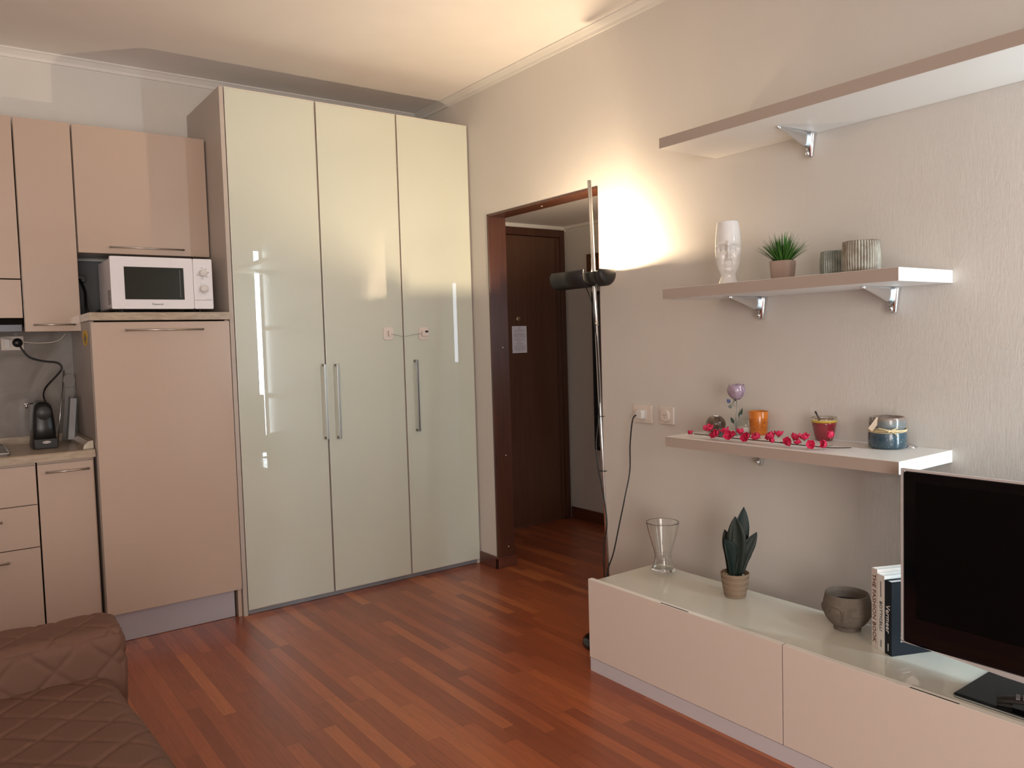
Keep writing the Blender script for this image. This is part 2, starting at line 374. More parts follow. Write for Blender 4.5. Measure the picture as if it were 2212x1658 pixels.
# ------------------------------------------------------------------ hall behind the doorway
HX, HY, HZ = 3.765, 4.46, 2.145
struct('hall_ceiling', G().box(2.70, 3.86, 1.3, 4.56, HZ, HZ+0.05), M_CEIL)
struct('wall_hall_back', G().box(2.70, 3.86, HY, HY+0.1, 0, HZ), M_WALLK)
struct('wall_hall_right', G().box(HX, HX+0.1, 1.3, 1.80, 0, HZ).box(HX, HX+0.1, 2.0, HY, 0, HZ).box(HX, HX+0.1, 1.80, 2.0, 0, 1.14).box(HX, HX+0.1, 1.80, 2.0, 1.86, HZ), M_WALLK)
struct('wall_hall_front', G().box(2.70, HX, 1.2, 1.3, 0, HZ), M_WALLK)
w = struct('window_3', G().box(HX+0.03, HX+0.06, 1.80, 2.0, 1.14, 1.16).box(HX+0.03, HX+0.06, 1.80, 2.0, 1.84, 1.86).box(HX+0.03, HX+0.06, 1.80, 1.82, 1.16, 1.84).box(HX+0.03, HX+0.06, 1.98, 2.0, 1.16, 1.84), M_WPLAST)
struct('window_pane', G().box(HX+0.043, HX+0.047, 1.82, 1.98, 1.16, 1.84), M_TGLASS, w)
struct('trim_4', G().box(2.72, HX, HY-0.02, HY, HZ-0.035, HZ).box(HX-0.02, HX, 1.3, HY-0.02, HZ-0.02, HZ), M_CORN)
struct('baseboard_hall', G().box(HX-0.014, HX, 1.3, HY-0.03, 0, 0.085), M_SKIRT, bevel=0.003)
# entrance door
d = struct('door_1', G().box(2.98, 3.695, HY-0.030, HY-0.002, 0.008, 2.06), M_DOORP, bevel=0.002)
g = G().box(3.693, 3.735, HY-0.045, HY, 0, 2.115).box(2.90, 3.693, HY-0.045, HY, 2.062, 2.115).box(2.90, 2.978, HY-0.045, HY, 0, 2.062)
struct('door_frame', g, M_DWOOD, d, bevel=0.004)
struct('door_moulding', G().box(3.655, 3.667, HY-0.036, HY-0.03, 0.02, 2.05), M_DWOOD, d, bevel=0.002)
g = G(); g.v = []; 
pts = [(0.0001,0),(0.018,0),(0.018,0.004),(0.012,0.008),(0.0001,0.008)]
pv = G().lathe(pts, (0,0,0), 24)
pv.v = [(3.304+x, HY-0.03-z, 1.478+y) for x,y,z in pv.v]
struct('peephole', pv, mat('brass', (0.45,0.33,0.2), 0.35, metal=0.8), d)
# printed notice taped to the door
n = build('paper_notice', G().box(3.247, 3.374, HY-0.0325, HY-0.031, 1.24, 1.428), mat('paper', (0.72, 0.68, 0.78), 0.7), loc=(3.31, HY-0.0315, 1.24))
tag(n, 'white printed notice taped to the dark brown entrance door', 'notice')
g = G(); yy = HY-0.0333
rows = [(1.418,.02,2),(1.405,.02,4),(1.398,.085,1),(1.390,.095,1),(1.378,.07,1),(1.370,.1,1),(1.363,.1,1),(1.356,.095,1),(1.348,.1,1),(1.336,.085,1),(1.329,.09,1),(1.316,.035,3),(1.306,.07,1),(1.299,.055,1),(1.290,.095,1),(1.283,.1,1),(1.276,.1,1),(1.269,.09,1),(1.262,.1,1),(1.253,.06,1)]
for z, wd, hh in rows:
    x = 3.31-wd/2
    while x < 3.31+wd/2:
        l = random.uniform(.004,.011); g.box(x, min(x+l, 3.31+wd/2), yy, yy+0.0005, z, z+0.0022*(1+0.35*(hh-1))); x += l+0.0022
build('printed_lines', g, M_GREYPRINT, n)
# framed mirror and wooden meter-box frame on the hall wall
t = thing('framed_mirror', (HX, 3.8, 0.535), 'tall dark narrow framed mirror on the hall wall behind the lamp pole', 'mirror')
build('mirror_glass', G().box(HX-0.012, HX-0.001, 3.50, 4.125, 0.56, 1.63), mat('dim_mirror', (0.16, 0.14, 0.13), 0.12, metal=0.5), t)
build('frame', G().box(HX-0.022, HX-0.001, 4.125, 4.15, 0.535, 1.655).box(HX-0.022, HX-0.001, 3.475, 3.50, 0.535, 1.655).box(HX-0.022, HX-0.001, 3.50, 4.125, 0.535, 0.56).box(HX-0.022, HX-0.001, 3.50, 4.125, 1.63, 1.655), M_BLACK, t, bevel=0.002)
t = thing('picture_frame', (HX, 4.0, 1.70), 'small brown wooden frame on the hall wall above the dark mirror', 'picture frame')
build('picture', G().box(HX-0.006, HX-0.001, 3.88, 4.15, 1.72, 1.89), mat('brown_picture', (0.14, 0.065, 0.035), 0.5, var=0.4, vscale=20), t)
build('frame', G().box(HX-0.02, HX-0.001, 4.15, 4.195, 1.69, 1.92).box(HX-0.02, HX-0.001, 3.84, 3.88, 1.69, 1.92).box(HX-0.02, HX-0.001, 3.88, 4.15, 1.69, 1.72).box(HX-0.02, HX-0.001, 3.88, 4.15, 1.89, 1.92), mat('frame_wood', (0.12,0.05,0.025), 0.4), t, bevel=0.002)
# white screws in the doorway lining
g = G()
for z in (0.12, 0.66, 1.29, ):
    b_ = G().lathe([(0.0001,0),(0.004,0),(0.003,0.0015),(0.0001,0.002)], (0,0,0), 10); b_.v = [(2.655+x, DY1-0.012-zz, z+y) for x,y,zz in b_.v]; g.add(b_.v, b_.f, True)
b_ = G().lathe([(0.0001,0),(0.005,0),(0.004,-0.0015),(0.0001,-0.002)], (2.64, 3.30, DZ-0.014), 10); g.add(b_.v, b_.f, True)
s_ = build('screw_caps', g, M_WPLAST, bpy.data.objects['trim_3'])

# ------------------------------------------------------------------ wardrobe
WX, WYF, WZT = 1.16, 3.897, 2.585
t = thing('wardrobe', (1.87, 4.2, 0), 'tall three-door wardrobe with glossy pale green glass doors, beside the fridge unit', 'wardrobe')
build('carcass', G().box(WX, WX+0.020, WYF, YW-0.003, 0, WZT-0.001).box(2.553, 2.572, WYF+0.004, YW-0.003, 0, WZT-0.001).box(WX+0.020, 2.553, WYF+0.03, YW-0.003, WZT-0.022, WZT-0.001).box(WX+0.020, 2.553, YW-0.012, YW-0.003, 0.03, WZT-0.022).box(WX+0.020, 2.553, WYF+0.03, YW-0.012, 0.03, 0.05), M_CARC, t, bevel=0.0008)
build('base_strip', G().box(WX+0.021, 2.552, WYF+0.012, WYF+0.028, 0.002, 0.030), M_GREYSTRIP, t)
build('gap_backing', G().box(WX+0.024, 2.55, WYF+0.024, WYF+0.030, 0.03, 2.56), M_GAP, t)
def handle_v(x, z0, z1, par, y0=WYF, m=mat('grey_nickel', (0.36, 0.34, 0.31), 0.3, metal=1.0)):
    g = G().box(x-0.0065, x+0.0065, y0-0.034, y0-0.026, z0, z1)
    h = build('handle', g, m, par, bevel=0.0012)
    build('handle_post', G().box(x-0.0065, x+0.0065, y0-0.026, y0, z1-0.012, z1), M_DSTEEL, h)
    build('handle_post', G().box(x-0.0065, x+0.0065, y0-0.026, y0, z0, z0+0.012), M_DSTEEL, h)
for (x0, x1, hx, z0, z1) in ((1.1845, 1.6365, 1.626, 0.842, 1.235), (1.6455, 2.1020, 1.696, 0.838, 1.232), (2.1110, 2.5700, 2.171, 0.834, 1.236)):
    dd = build('door', G().box(x0+0.0027, x1-0.0027, WYF, WYF+0.022, 0.032, WZT-0.006), M_GLASSL, t, bevel=0.0006)
    build('edge_trim', G().box(x0, x0+0.0025, WYF-0.0004, WYF+0.022, 0.027, WZT).box(x1-0.0025, x1, WYF-0.0004, WYF+0.022, 0.027, WZT).box(x0+0.0025, x1-0.0025, WYF-0.0004, WYF+0.022, WZT-0.0058, WZT).box(x0+0.0025, x1-0.0025, WYF-0.0004, WYF+0.022, 0.027, 0.0318), M_EDGE, dd)
    handle_v(hx, z0, z1, dd)
# child lock across the second and third door
t = thing('safety_lock', (2.011, WYF, 1.355), 'white two-pad child lock with a thin cable across the wardrobe doors', 'safety lock')
for cx, cz in ((2.011, 1.386), (2.233, 1.383)):
    p = build('pad', G().rbox(cx-0.031, cx+0.031, WYF-0.006, WYF, cz-0.035, cz+0.035, 0.015), M_PINKPLAST, t, bevel=0.0015)
build('stud', G().rbox(2.006, 2.019, WYF-0.024, WYF-0.006, 1.372, 1.402, 0.006), M_PINKPLAST, t, bevel=0.001)
lt = build('latch', G().rbox(2.218, 2.256, WYF-0.020, WYF-0.006, 1.368, 1.400, 0.004), M_PINKPLAST, t, bevel=0.001)
build('dial', G().box(2.236, 2.254, WYF-0.0212, WYF-0.020, 1.388, 1.399), M_PRINT, lt)
build('cable', G().tube(spline([(2.017, WYF-0.016, 1.386), (2.05, WYF-0.012, 1.379), (2.105, WYF-0.010, 1.368), (2.16, WYF-0.012, 1.376), (2.22, WYF-0.014, 1.384)], 6), 0.0013, 6), mat('steel_wire', (0.45,0.45,0.43), 0.4, metal=0.6), t)

# ------------------------------------------------------------------ kitchen
def rod_handle(x0, x1, y, z, par, depth=0.028, r=0.0042):
    h = build('handle', G().tube([(x0, y-depth, z), (x1, y-depth, z)], r, 12), M_STEEL, par)
    for x in (x0+0.004, x1-0.004):
        build('handle_post', G().tube([(x, y-depth, z), (x, y-0.0005, z)], r*1.15, 10), M_STEEL, h)
# fridge unit
FX0, FX1, FY = 0.553, 1.157, 3.890
t = thing('fridge_cabinet', (0.855, 4.2, 0), 'tall taupe built-in fridge cabinet under the microwave', 'fridge cabinet')
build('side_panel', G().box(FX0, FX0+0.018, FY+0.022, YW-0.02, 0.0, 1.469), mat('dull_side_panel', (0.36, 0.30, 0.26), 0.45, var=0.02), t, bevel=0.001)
build('carcass', G().box(FX1-0.018, FX1, FY+0.022, YW-0.02, 0.0, 1.469).box(FX0+0.018, FX1-0.018, FY+0.03, YW-0.02, 0.14, 0.16).box(FX0+0.018, FX1-0.018, YW-0.03, YW-0.02, 0.16, 1.469), M_TAUPE, t, bevel=0.001)
dd = build('door', G().box(FX0+0.003, FX1-0.002, FY, FY+0.020, 0.143, 1.463), M_TAUPE, t, bevel=0.0015)
rod_handle(0.690, 1.028, FY, 1.425, dd)
build('plinth', G().box(FX0+0.022, 1.128, 3.934, 3.950, 0.002, 0.141), M_PLINTH, t)
# slab on top of the fridge
s = build('wood_slab', G().box(0.549, 1.158, 3.880, 4.47, 1.470, 1.506), M_WORK, bevel=0.002, loc=(0.855, 4.2, 1.47))
tag(s, 'thick pale wood-look slab on top of the tall fridge cabinet', 'shelf board')
s = build('panel_back', G().box(0.575, 1.155, 4.474, 4.486, 1.507, 1.79), mat('dark_grey_panel', (0.10,0.105,0.11), 0.5), loc=(0.86, 4.48, 1.507))
tag(s, 'dark grey back panel of the niche behind the microwave', 'panel')
# yellow butterfly sticker on the cabinet side
t = thing('wall_sticker', (FX0-0.0006, 4.044, 1.36), 'yellow butterfly sticker on the side of the fridge cabinet', 'sticker')
mY = mat('yellow_sticker', (0.72, 0.46, 0.04), 0.5)
def ell(cy, cz, ry, rz, x0, x1, n=14, rot=0):
    return [(cy+ry*math.cos(2*PI*k/n)*math.cos(rot)-rz*math.sin(2*PI*k/n)*math.sin(rot), cz+ry*math.cos(2*PI*k/n)*math.sin(rot)+rz*math.sin(2*PI*k/n)*math.cos(rot)) for k in range(n)]
for (cy, cz, ry, rz, rt) in ((4.004,1.412,.040,.018,.35),(4.088,1.412,.040,.018,-.35),(4.010,1.376,.032,.014,-.3),(4.082,1.376,.032,.014,.3)):
    build('wing', G().prism(ell(cy,cz,ry,rz,0,0,14,rt), 'x', FX0-0.0011, FX0-0.0003), mY, t)
build('body', G().prism(ell(4.044,1.395,.005,.026,0,0), 'x', FX0-0.0016, FX0-0.0003), mat('sticker_dark',(0.06,0.035,0.03),0.5), t)
# base cabinets
BY = 3.930
t = thing('base_cabinet', (0.44, 4.2, 0.1), 'narrow taupe kitchen base cabinet with one door, beside the fridge cabinet', 'kitchen cabinet')
build('carcass', G().box(0.326, 0.545, BY+0.022, YW-0.03, 0.10, 0.862), M_TAUPE, t)
dd = build('door', G().box(0.324, 0.540, BY, BY+0.020, 0.125, 0.852), M_TAUPE, t, bevel=0.0015)
rod_handle(0.352, 0.520, BY, 0.818, dd)
build('plinth', G().box(0.326, 0.545, BY+0.05, BY+0.062, 0.0, 0.10), M_PLINTH, t)
t = thing('drawer_cabinet', (0.02, 4.2, 0.1), 'taupe kitchen cabinet with three stacked drawers at the left edge', 'kitchen cabinet')
build('carcass', G().box(-0.28, 0.320, BY+0.022, YW-0.03, 0.10, 0.862), M_TAUPE, t)
for z0, z1 in ((0.685, 0.852), (0.500, 0.681), (0.125, 0.496)):
    dd = build('drawer', G().box(-0.279, 0.3175, BY, BY+0.020, z0, z1), M_TAUPE, t, bevel=0.0015)
    zz = z1-0.045
    rod_handle(-0.06, {0.852:0.13, 0.681:0.184, 0.496:0.20}[z1], BY, {0.852:0.80, 0.681:0.628, 0.496:0.452}[z1], dd)
build('plinth', G().box(-0.28, 0.320, BY+0.05, BY+0.062, 0.0, 0.10), M_PLINTH, t)
t = thing('base_cabinet', (-0.6, 4.2, 0.1), 'taupe kitchen base cabinet left of the drawer cabinet, outside the frame', 'kitchen cabinet')
build('carcass', G().box(-0.9, -0.285, BY+0.022, YW-0.03, 0.10, 0.862), M_TAUPE, t)
build('door', G().box(-0.899, -0.286, BY, BY+0.020, 0.125, 0.852), M_TAUPE, t, bevel=0.0015)
# worktop with rounded front edge
prof = [(4.46, 0.866), (4.46, 0.900), (3.930, 0.900)]
for k in range(7):
    a = PI/2+PI/2*k/6; prof.append((3.924+0.012*math.cos(a)*1.0-0.0, 0.888+0.012*math.sin(a)))
prof += [(3.912, 0.866)]
g = G().prism(prof, 'x', -0.9, 0.549)
t = build('worktop', g, M_WORK, loc=(0.0, 4.2, 0.866)); tag(t, 'beige wood-look laminate kitchen worktop along the back wall', 'worktop')
g = G().box(-0.9, 0.549, 4.452, 4.474, 0.9, 0.935).prism([(0.549,0.9),(0.549,0.935),(0.53,0.932),(0.512,0.915),(0.508,0.9)], 'y', 3.965, 4.452)
u = build('upstand', g, M_WORK, t)
build('end_cap', G().prism([(0.549,0.9005),(0.549,0.936),(0.53,0.933),(0.511,0.916),(0.507,0.9005)], 'y', 3.958, 3.965), mat('cream_cap',(0.62,0.55,0.45),0.4), u)
# backsplash
def splash_mat():
    m, nt, b = node_mat('marbled_backsplash'); N, L = nt.nodes, nt.links
    tc = N.new('ShaderNodeTexCoord'); nz = N.new('ShaderNodeTexNoise'); nz.inputs['Scale'].default_value = 4; nz.inputs['Detail'].default_value = 8; nz.inputs['Distortion'].default_value = 2.5
    L.new(tc.outputs['Object'], nz.inputs['Vector'])
    rp = N.new('ShaderNodeValToRGB'); rp.color_ramp.elements[0].position = 0.35; rp.color_ramp.elements[1].position = 0.7
    rp.color_ramp.elements[0].color = (0.20,0.18,0.165,1); rp.color_ramp.elements[1].color = (0.29,0.27,0.26,1)
    L.new(nz.outputs['Fac'], rp.inputs[0]); L.new(rp.outputs[0], b.inputs['Base Color']); b.inputs['Roughness'].default_value = 0.16
    return m
s = build('backsplash', G().box(-0.9, 0.552, 4.474, 4.488, 0.90, 1.455), splash_mat(), loc=(0.0, 4.48, 0.9)); tag(s, 'glossy grey marbled backsplash panel behind the worktop', 'backsplash')
# upper cabinets
UY = 4.16
def upper(x0, x1, z0, z1, label, group, hx=None, hz=None, loc=None):
    t = thing('wall_cabinet', ((x0+x1)/2, 4.32, z0), label, 'kitchen cabinet')
    build('carcass', G().box(x0+0.001, x1-0.001, UY+0.021, YW-0.002, z0+0.002, z1-0.002), M_TAUPE, t)
    dd = build('door', G().box(x0+0.002, x1-0.002, UY, UY+0.020, z0, z1), M_TAUPE, t, bevel=0.0015)
    if hx: rod_handle(hx[0], hx[1], UY, hz, dd, 0.022, 0.0036)
    return t
upper(0.560, 1.155, 1.797, 2.388, 'wide wall cabinet with a lift-up door above the microwave', None, (0.690, 1.028), 1.826)
upper(0.330, 0.557, 1.432, 2.388, 'tall narrow taupe wall cabinet left of the microwave niche', None, (0.362, 0.530), 1.462)
t_ = upper(-0.27, 0.327, 1.670, 2.388, 'taupe wall cabinet at the left edge above the extractor hood', None)
upper(-0.87, -0.273, 1.432, 2.388, 'taupe wall cabinet beyond the hood, outside the frame', None)
# hood
t = thing('extractor_hood', (0.02, 4.3, 1.43), 'built-in extractor hood with taupe front and steel strip below', 'extractor hood')
build('front_panel', G().box(-0.268, 0.325, UY, UY+0.02, 1.494, 1.665), M_TAUPE, t, bevel=0.0015)
build('body', G().box(-0.266, 0.323, UY+0.022, YW-0.02, 1.465, 1.665), M_GAP, t)
build('steel_strip', G().box(-0.266, 0.323, UY+0.03, UY+0.15, 1.432, 1.470), mat('dim_steel', (0.13, 0.135, 0.16), 0.3, metal=0.3), t, bevel=0.003)
# cord under the cabinet
c = build('white_cord', G().tube(spline([(0.16, 4.44, 1.425), (0.26, 4.44, 1.41), (0.38, 4.45, 1.385), (0.48, 4.45, 1.39), (0.525, 4.45, 1.428)], 8), 0.0028, 8), M_PINKPLAST, loc=(0.3, 4.45, 1.42)); tag(c, 'thin pale cord sagging under the narrow wall cabinet', 'cord')
# hob
t = thing('hob', (-0.04, 4.2, 0.9), 'steel-rimmed gas hob set into the worktop at the left edge', 'hob')
build('plate', G().rbox(-0.32, 0.232, 3.985, 4.40, 0.9003, 0.907, 0.012, 'z'), mat('hob_steel', (0.22,0.22,0.23), 0.25, metal=0.9), t, bevel=0.002)
build('rim', G().tube([(-0.32, 3.985, 0.908), (0.225, 3.985, 0.908), (0.232, 3.992, 0.908), (0.232, 4.40, 0.908), (-0.32, 4.40, 0.908)], 0.004, 8), M_CHROME, t)
# kitchen switch and socket
t = thing('wall_socket', (0.295, 4.474, 1.35), 'kitchen double switch and socket plate on the grey backsplash', 'socket')
build('plate', G().rbox(0.252, 0.345, 4.464, 4.474, 1.352, 1.418, 0.004), M_PINKPLAST, t, bevel=0.001)
build('switch', G().box(0.266, 0.288, 4.459, 4.464, 1.360, 1.411), M_WPLAST, t, bevel=0.001)
# coffee machine
t = thing('coffee_machine', (0.385, 4.22, 0.9), 'slim black coffee machine on the worktop', 'coffee machine')
g = G(); secs = [(0.0,0.050,4.135),(0.10,0.046,4.142),(0.16,0.041,4.150),(0.19,0.036,4.158),(0.203,0.026,4.172),(0.210,0.012,4.19)]
n = 24; vs = []; fs = []
for (z, hw, yf) in secs:
    yb = 4.36-(z*0.12); 
    for k in range(n):
        a = 2*PI*k/n; ex = 0.35
        cx_, sy_ = math.cos(a), math.sin(a)
        px = math.copysign(abs(cx_)**ex, cx_)*hw; py = math.copysign(abs(sy_)**ex, sy_)*(yb-yf)/2
        vs.append((0.381+px, (yf+yb)/2+py, 0.901+z))
for i in range(len(secs)-1):
    for k in range(n): fs.append((i*n+k, i*n+(k+1)%n, (i+1)*n+(k+1)%n, (i+1)*n+k))
fs += [tuple(range(n-1,-1,-1)), tuple((len(secs)-1)*n+k for k in range(n))]
body = build('body', G().add(vs, fs, True), M_BLACK, t)
dk = G().lathe([(0.0001,0.0),(0.029,0.0),(0.031,-0.004),(0.029,-0.008),(0.0001,-0.008)], (0,0,0), 32)
dk.v = [(0.381+x, 4.142+z*0.6, 1.062+y) for x,y,z in dk.v]; build('front_disc', dk, mat('charcoal_plastic',(0.035,0.033,0.032),0.4), t)
build('drip_tray', G().rbox(0.335, 0.427, 4.115, 4.136, 0.901, 0.945, 0.006), M_BLACK, t, bevel=0.002)
lg = G().prism(ell(0.383,0.930,0.017,0.0062,0,0,20), 'y', 4.1138, 4.1152); build('badge', lg, M_CHROME, t)
text('lettering', "De'Longhi", (0.383, 4.1134, 0.9275), (1,0,0), (0,0,1), 0.0070, M_PRINT, t, align='CENTER')
build('lever', G().tube([(0.345, 4.20, 1.105), (0.325, 4.19, 1.106), (0.305, 4.185, 1.104)], 0.003, 8).tube([(0.318, 4.188, 1.104), (0.319, 4.188, 1.085)], 0.005, 8), M_CHROME, t)
cb = build('power_cord', G().tube(spline([(0.412, 4.30, 1.085), (0.405, 4.37, 1.13), (0.425, 4.43, 1.17), (0.485, 4.45, 1.235), (0.497, 4.45, 1.262), (0.478, 4.45, 1.285), (0.42, 4.45, 1.295), (0.365, 4.45, 1.315), (0.335, 4.45, 1.355), (0.322, 4.445, 1.388)], 8), 0.0042, 8), M_BLACK, t)
pl = G().lathe([(0.0001,0),(0.021,0),(0.021,0.024),(0.014,0.032),(0.0001,0.032)], (0,0,0), 24); pl.v = [(0.318+x, 4.464-z, 1.387+y) for x,y,z in pl.v]
build('plug', pl, M_BLACK, cb)
# things leaning in the corner behind the coffee machine
r_ = build('metal_skewer', G().tube([(0.452, 4.36, 0.902), (0.508, 4.462, 1.245)], 0.0032, 8), M_CHROME, loc=(0.452, 4.36, 0.9)); tag(r_, 'thin silver rod leaning against the backsplash behind the coffee machine', 'kitchen utensil')
t = thing('plastic_paddle', (0.49, 4.40, 0.9), 'translucent grey round-headed paddle leaning in the worktop corner', 'kitchen utensil')
mp_ = mat('smoky_plastic', (0.33,0.31,0.30), 0.25, alpha=0.55)
g = G().prism([(0.478,0.902),(0.528,0.902),(0.540,1.16),(0.508,1.16)], 'y', 4.425, 4.435); build('blade', g, mp_, t)
build('head', G().prism(ell(0.524,1.195,0.026,0.034,0,0,24), 'y', 4.425, 4.435), mp_, t)
t = thing('box_grater', (0.535, 4.34, 0.9), 'narrow dark grey grater standing against the fridge cabinet side', 'grater')
A = Matrix.Rotation(0.10, 3, 'Y')
g = G().obox((0.515, 4.33, 1.012), A@Vector((1,0,0)), (0,1,0), A@Vector((0,0,1)), 0.017, 0.004, 0.10); build('plate', g, mat('grater_steel',(0.20,0.19,0.19),0.35,metal=0.6), t)
g = G().obox((0.499, 4.33, 1.012), A@Vector((1,0,0)), (0,1,0), A@Vector((0,0,1)), 0.003, 0.006, 0.108).obox((0.532, 4.33, 1.012), A@Vector((1,0,0)), (0,1,0), A@Vector((0,0,1)), 0.003, 0.006, 0.108); build('frame', g, M_BLACK, t)

# ------------------------------------------------------------------ microwave
MX0, MX1, MY, MZ0, MZ1 = 0.655, 1.103, 3.950, 1.524, 1.764
t = thing('microwave', (0.88, 4.1, 1.506), 'white microwave oven with a dark window on the wood slab', 'microwave')
body = build('body', G().box(MX0+0.006, MX1-0.006, MY+0.02, 4.30, MZ0+0.006, MZ1-0.006), M_MWBODY, t, bevel=0.004)
for x in (MX0+0.05, MX1-0.05):
    for y in (MY+0.06, 4.25):
        build('foot', G().lathe([(0.0001,0),(0.012,0),(0.014,0.024),(0.0001,0.024)], (x, y, 1.506), 16), M_BLACK, t)
# vents pressed in the left side
g = G()
for k in range(9): g.box(MX0+0.0052, MX0+0.0064, MY+0.045, MY+0.12, 1.55+k*0.0075, 1.5525+k*0.0075)
build('side_vents', g, M_GAP, body)
face = G().rbox(MX0, 1.0135, MY, MY+0.02, MZ0, MZ1, 0.006)
dr = build('door', face, M_MWBODY, t, bevel=0.003, seg=3)
build('window', G().box(0.712, 0.970, MY-0.0012, MY+0.001, 1.568, 1.717), mat('oven_window',(0.016,0.018,0.012),0.22), dr)
build('inner_line', G().box(0.952, 0.9535, MY-0.0016, MY-0.0011, 1.578, 1.707), M_GREYPRINT, dr)
text('lettering', 'Panasonic', (0.850, MY-0.0006, 1.5425), (1,0,0), (0,0,1), 0.0125, M_PRINT, dr, align='CENTER')
cp_ = build('control_panel', G().rbox(1.0145, MX1, MY, MY+0.02, MZ0, MZ1, 0.006), M_MWBODY, t, bevel=0.003, seg=3)
build('panel_line', G().box(1.016, 1.097, MY-0.0006, MY+0.0005, 1.5655, 1.5672).box(1.065, 1.097, MY-0.0006, MY+0.0005, 1.5705, 1.5715), M_GREYPRINT, cp_)
for z, rr in ((1.6945, 0.0168), (1.6195, 0.0168)):
    kb = G().lathe([(0.0001,0.022),(rr-0.003,0.022),(rr,0.019),(rr+0.001,0.002),(rr+0.0015,0.0)], (0,0,0), 32)
    kb.v = [(1.058+x, MY-zz, z+y) for x,y,zz in kb.v]; build('knob', kb, M_WPLAST, cp_)
g = G()
for k in range(15):
    a = math.radians(-155+k*19.5); c_, s_ = math.cos(a), math.sin(a)
    g.obox((1.058+0.024*c_, MY-0.0004, 1.6195+0.024*s_), (c_,0,s_), (0,1,0), (-s_,0,c_), 0.0024, 0.0004, 0.0006)
build('dial_marks', g, M_GREYPRINT, cp_)
g = G()
for a in (200, 95, 55, 10, -40, -95):
    a = math.radians(a); c_, s_ = math.cos(a), math.sin(a)
    g.obox((1.058+0.026*c_, MY-0.0004, 1.6945+0.026*s_), (1,0,0), (0,1,0), (0,0,1), 0.0045, 0.0004, 0.0011)
build('dial_marks', g, M_GREYPRINT, cp_)
cb = build('power_cord', G().tube(spline([(0.668, 4.305, 1.54), (0.62, 4.33, 1.512), (0.605, 4.34, 1.55), (0.612, 4.40, 1.63), (0.600, 4.43, 1.685), (0.592, 4.445, 1.70)], 8), 0.006, 8), M_BLACK, t)
build('plug', G().rbox(0.575, 0.625, 4.435, 4.474, 1.68, 1.715, 0.008), M_BLACK, cb, bevel=0.002)

# ------------------------------------------------------------------ wall shelves with cone brackets
def shelf(y0, y1, z0, z1, label):
    s = build('wall_shelf', G().box(2.2515, XW-0.001, y0, y1, z0, z1), M_WHITE, bevel=0.0012, loc=(2.41, (y0+y1)/2, z0))
    tag(s, label, 'shelf', 'white wall shelves beside the doorway')
    build('front_shade', G().box(2.25, 2.2515, y0+0.0008, y1-0.0008, z0+0.0008, z1-0.0012), mat('shelf_shade_tone', (0.45, 0.385, 0.335), 0.45, var=0.01), s); return s  # white shelf front coloured darker to stand in for its shade
S1, S2, S3 = (2.036, 2.076), (1.469, 1.509), (0.904, 0.943)
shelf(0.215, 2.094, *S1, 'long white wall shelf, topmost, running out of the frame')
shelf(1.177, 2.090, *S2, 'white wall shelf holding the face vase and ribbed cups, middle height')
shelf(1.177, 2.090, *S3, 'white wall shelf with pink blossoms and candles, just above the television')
def bracket(y, zb, zt, label):
    t = thing('shelf_bracket', (XW, y, zb-0.085), label, 'shelf bracket', 'satin metal shelf brackets')
    # wall half: cone widening up to the shelf, blunt tip below
    prof = [(0.0001,-0.088),(0.006,-0.087),(0.010,-0.082),(0.0215,-0.010),(0.0225,-0.002),(0.020,-0.0005),(0.0001,-0.0005)]
    g = G().lathe(prof, (XW-0.0235, y, zb), 24)
    build('wall_cone', g, M_CHROME, t)
    # arm: tapering to a point under the shelf
    vs = []; fs = []; n = 14; secs = [(XW-0.03, 0.014, 0.060), (XW-0.08, 0.0115, 0.045), (XW-0.14, 0.008, 0.026), (XW-0.20, 0.0045, 0.010), (XW-0.215, 0.0035, 0.007)]
    for x, hw, h in secs:
        for k in range(n):
            a = PI+PI*k/(n-1); vs.append((x, y+hw*math.cos(a), zb-0.0006+h*math.sin(a)))
    for i in range(len(secs)-1):
        for k in range(n): fs.append((i*n+k, i*n+(k+1)%n, (i+1)*n+(k+1)%n, (i+1)*n+k))
    fs += [tuple(range(n)), tuple((len(secs)-1)*n+k for k in range(n))]
    build('arm', G().add(vs, fs, True), M_CHROME, t)
    build('tip_screw', G().ball((XW-0.217, y, zb-0.005), 0.0042, 12, 8), M_CHROME, t)
    build('wall_screw', G().tube([(XW-0.044, y+0.004, zb-0.066), (XW-0.030, y+0.002, zb-0.082)], 0.0055, 10), M_CHROME, t)
    # clamp that rests on the shelf top at the wall
    build('top_clamp', G().lathe([(0.024,0.0003),(0.022,0.005),(0.012,0.010),(0.0001,0.012)], (XW-0.025, y, zt), 24), M_CHROME, t)
bracket(1.655, S1[0], S1[1], 'silver cone bracket under the topmost long shelf')
bracket(1.868, S2[0], S2[1], 'silver cone bracket under the middle shelf, below the face vase')
bracket(1.352, S2[0], S2[1], 'silver cone bracket under the middle shelf, below the ribbed cups')
bracket(1.880, S3[0], S3[1], 'silver bracket under the blossom shelf, below the orange candle glass')
bracket(1.300, S3[0], S3[1], 'silver bracket under the blossom shelf, next to the television corner')
bracket(0.60, S1[0], S1[1], 'silver cone bracket under the topmost shelf, outside the frame')

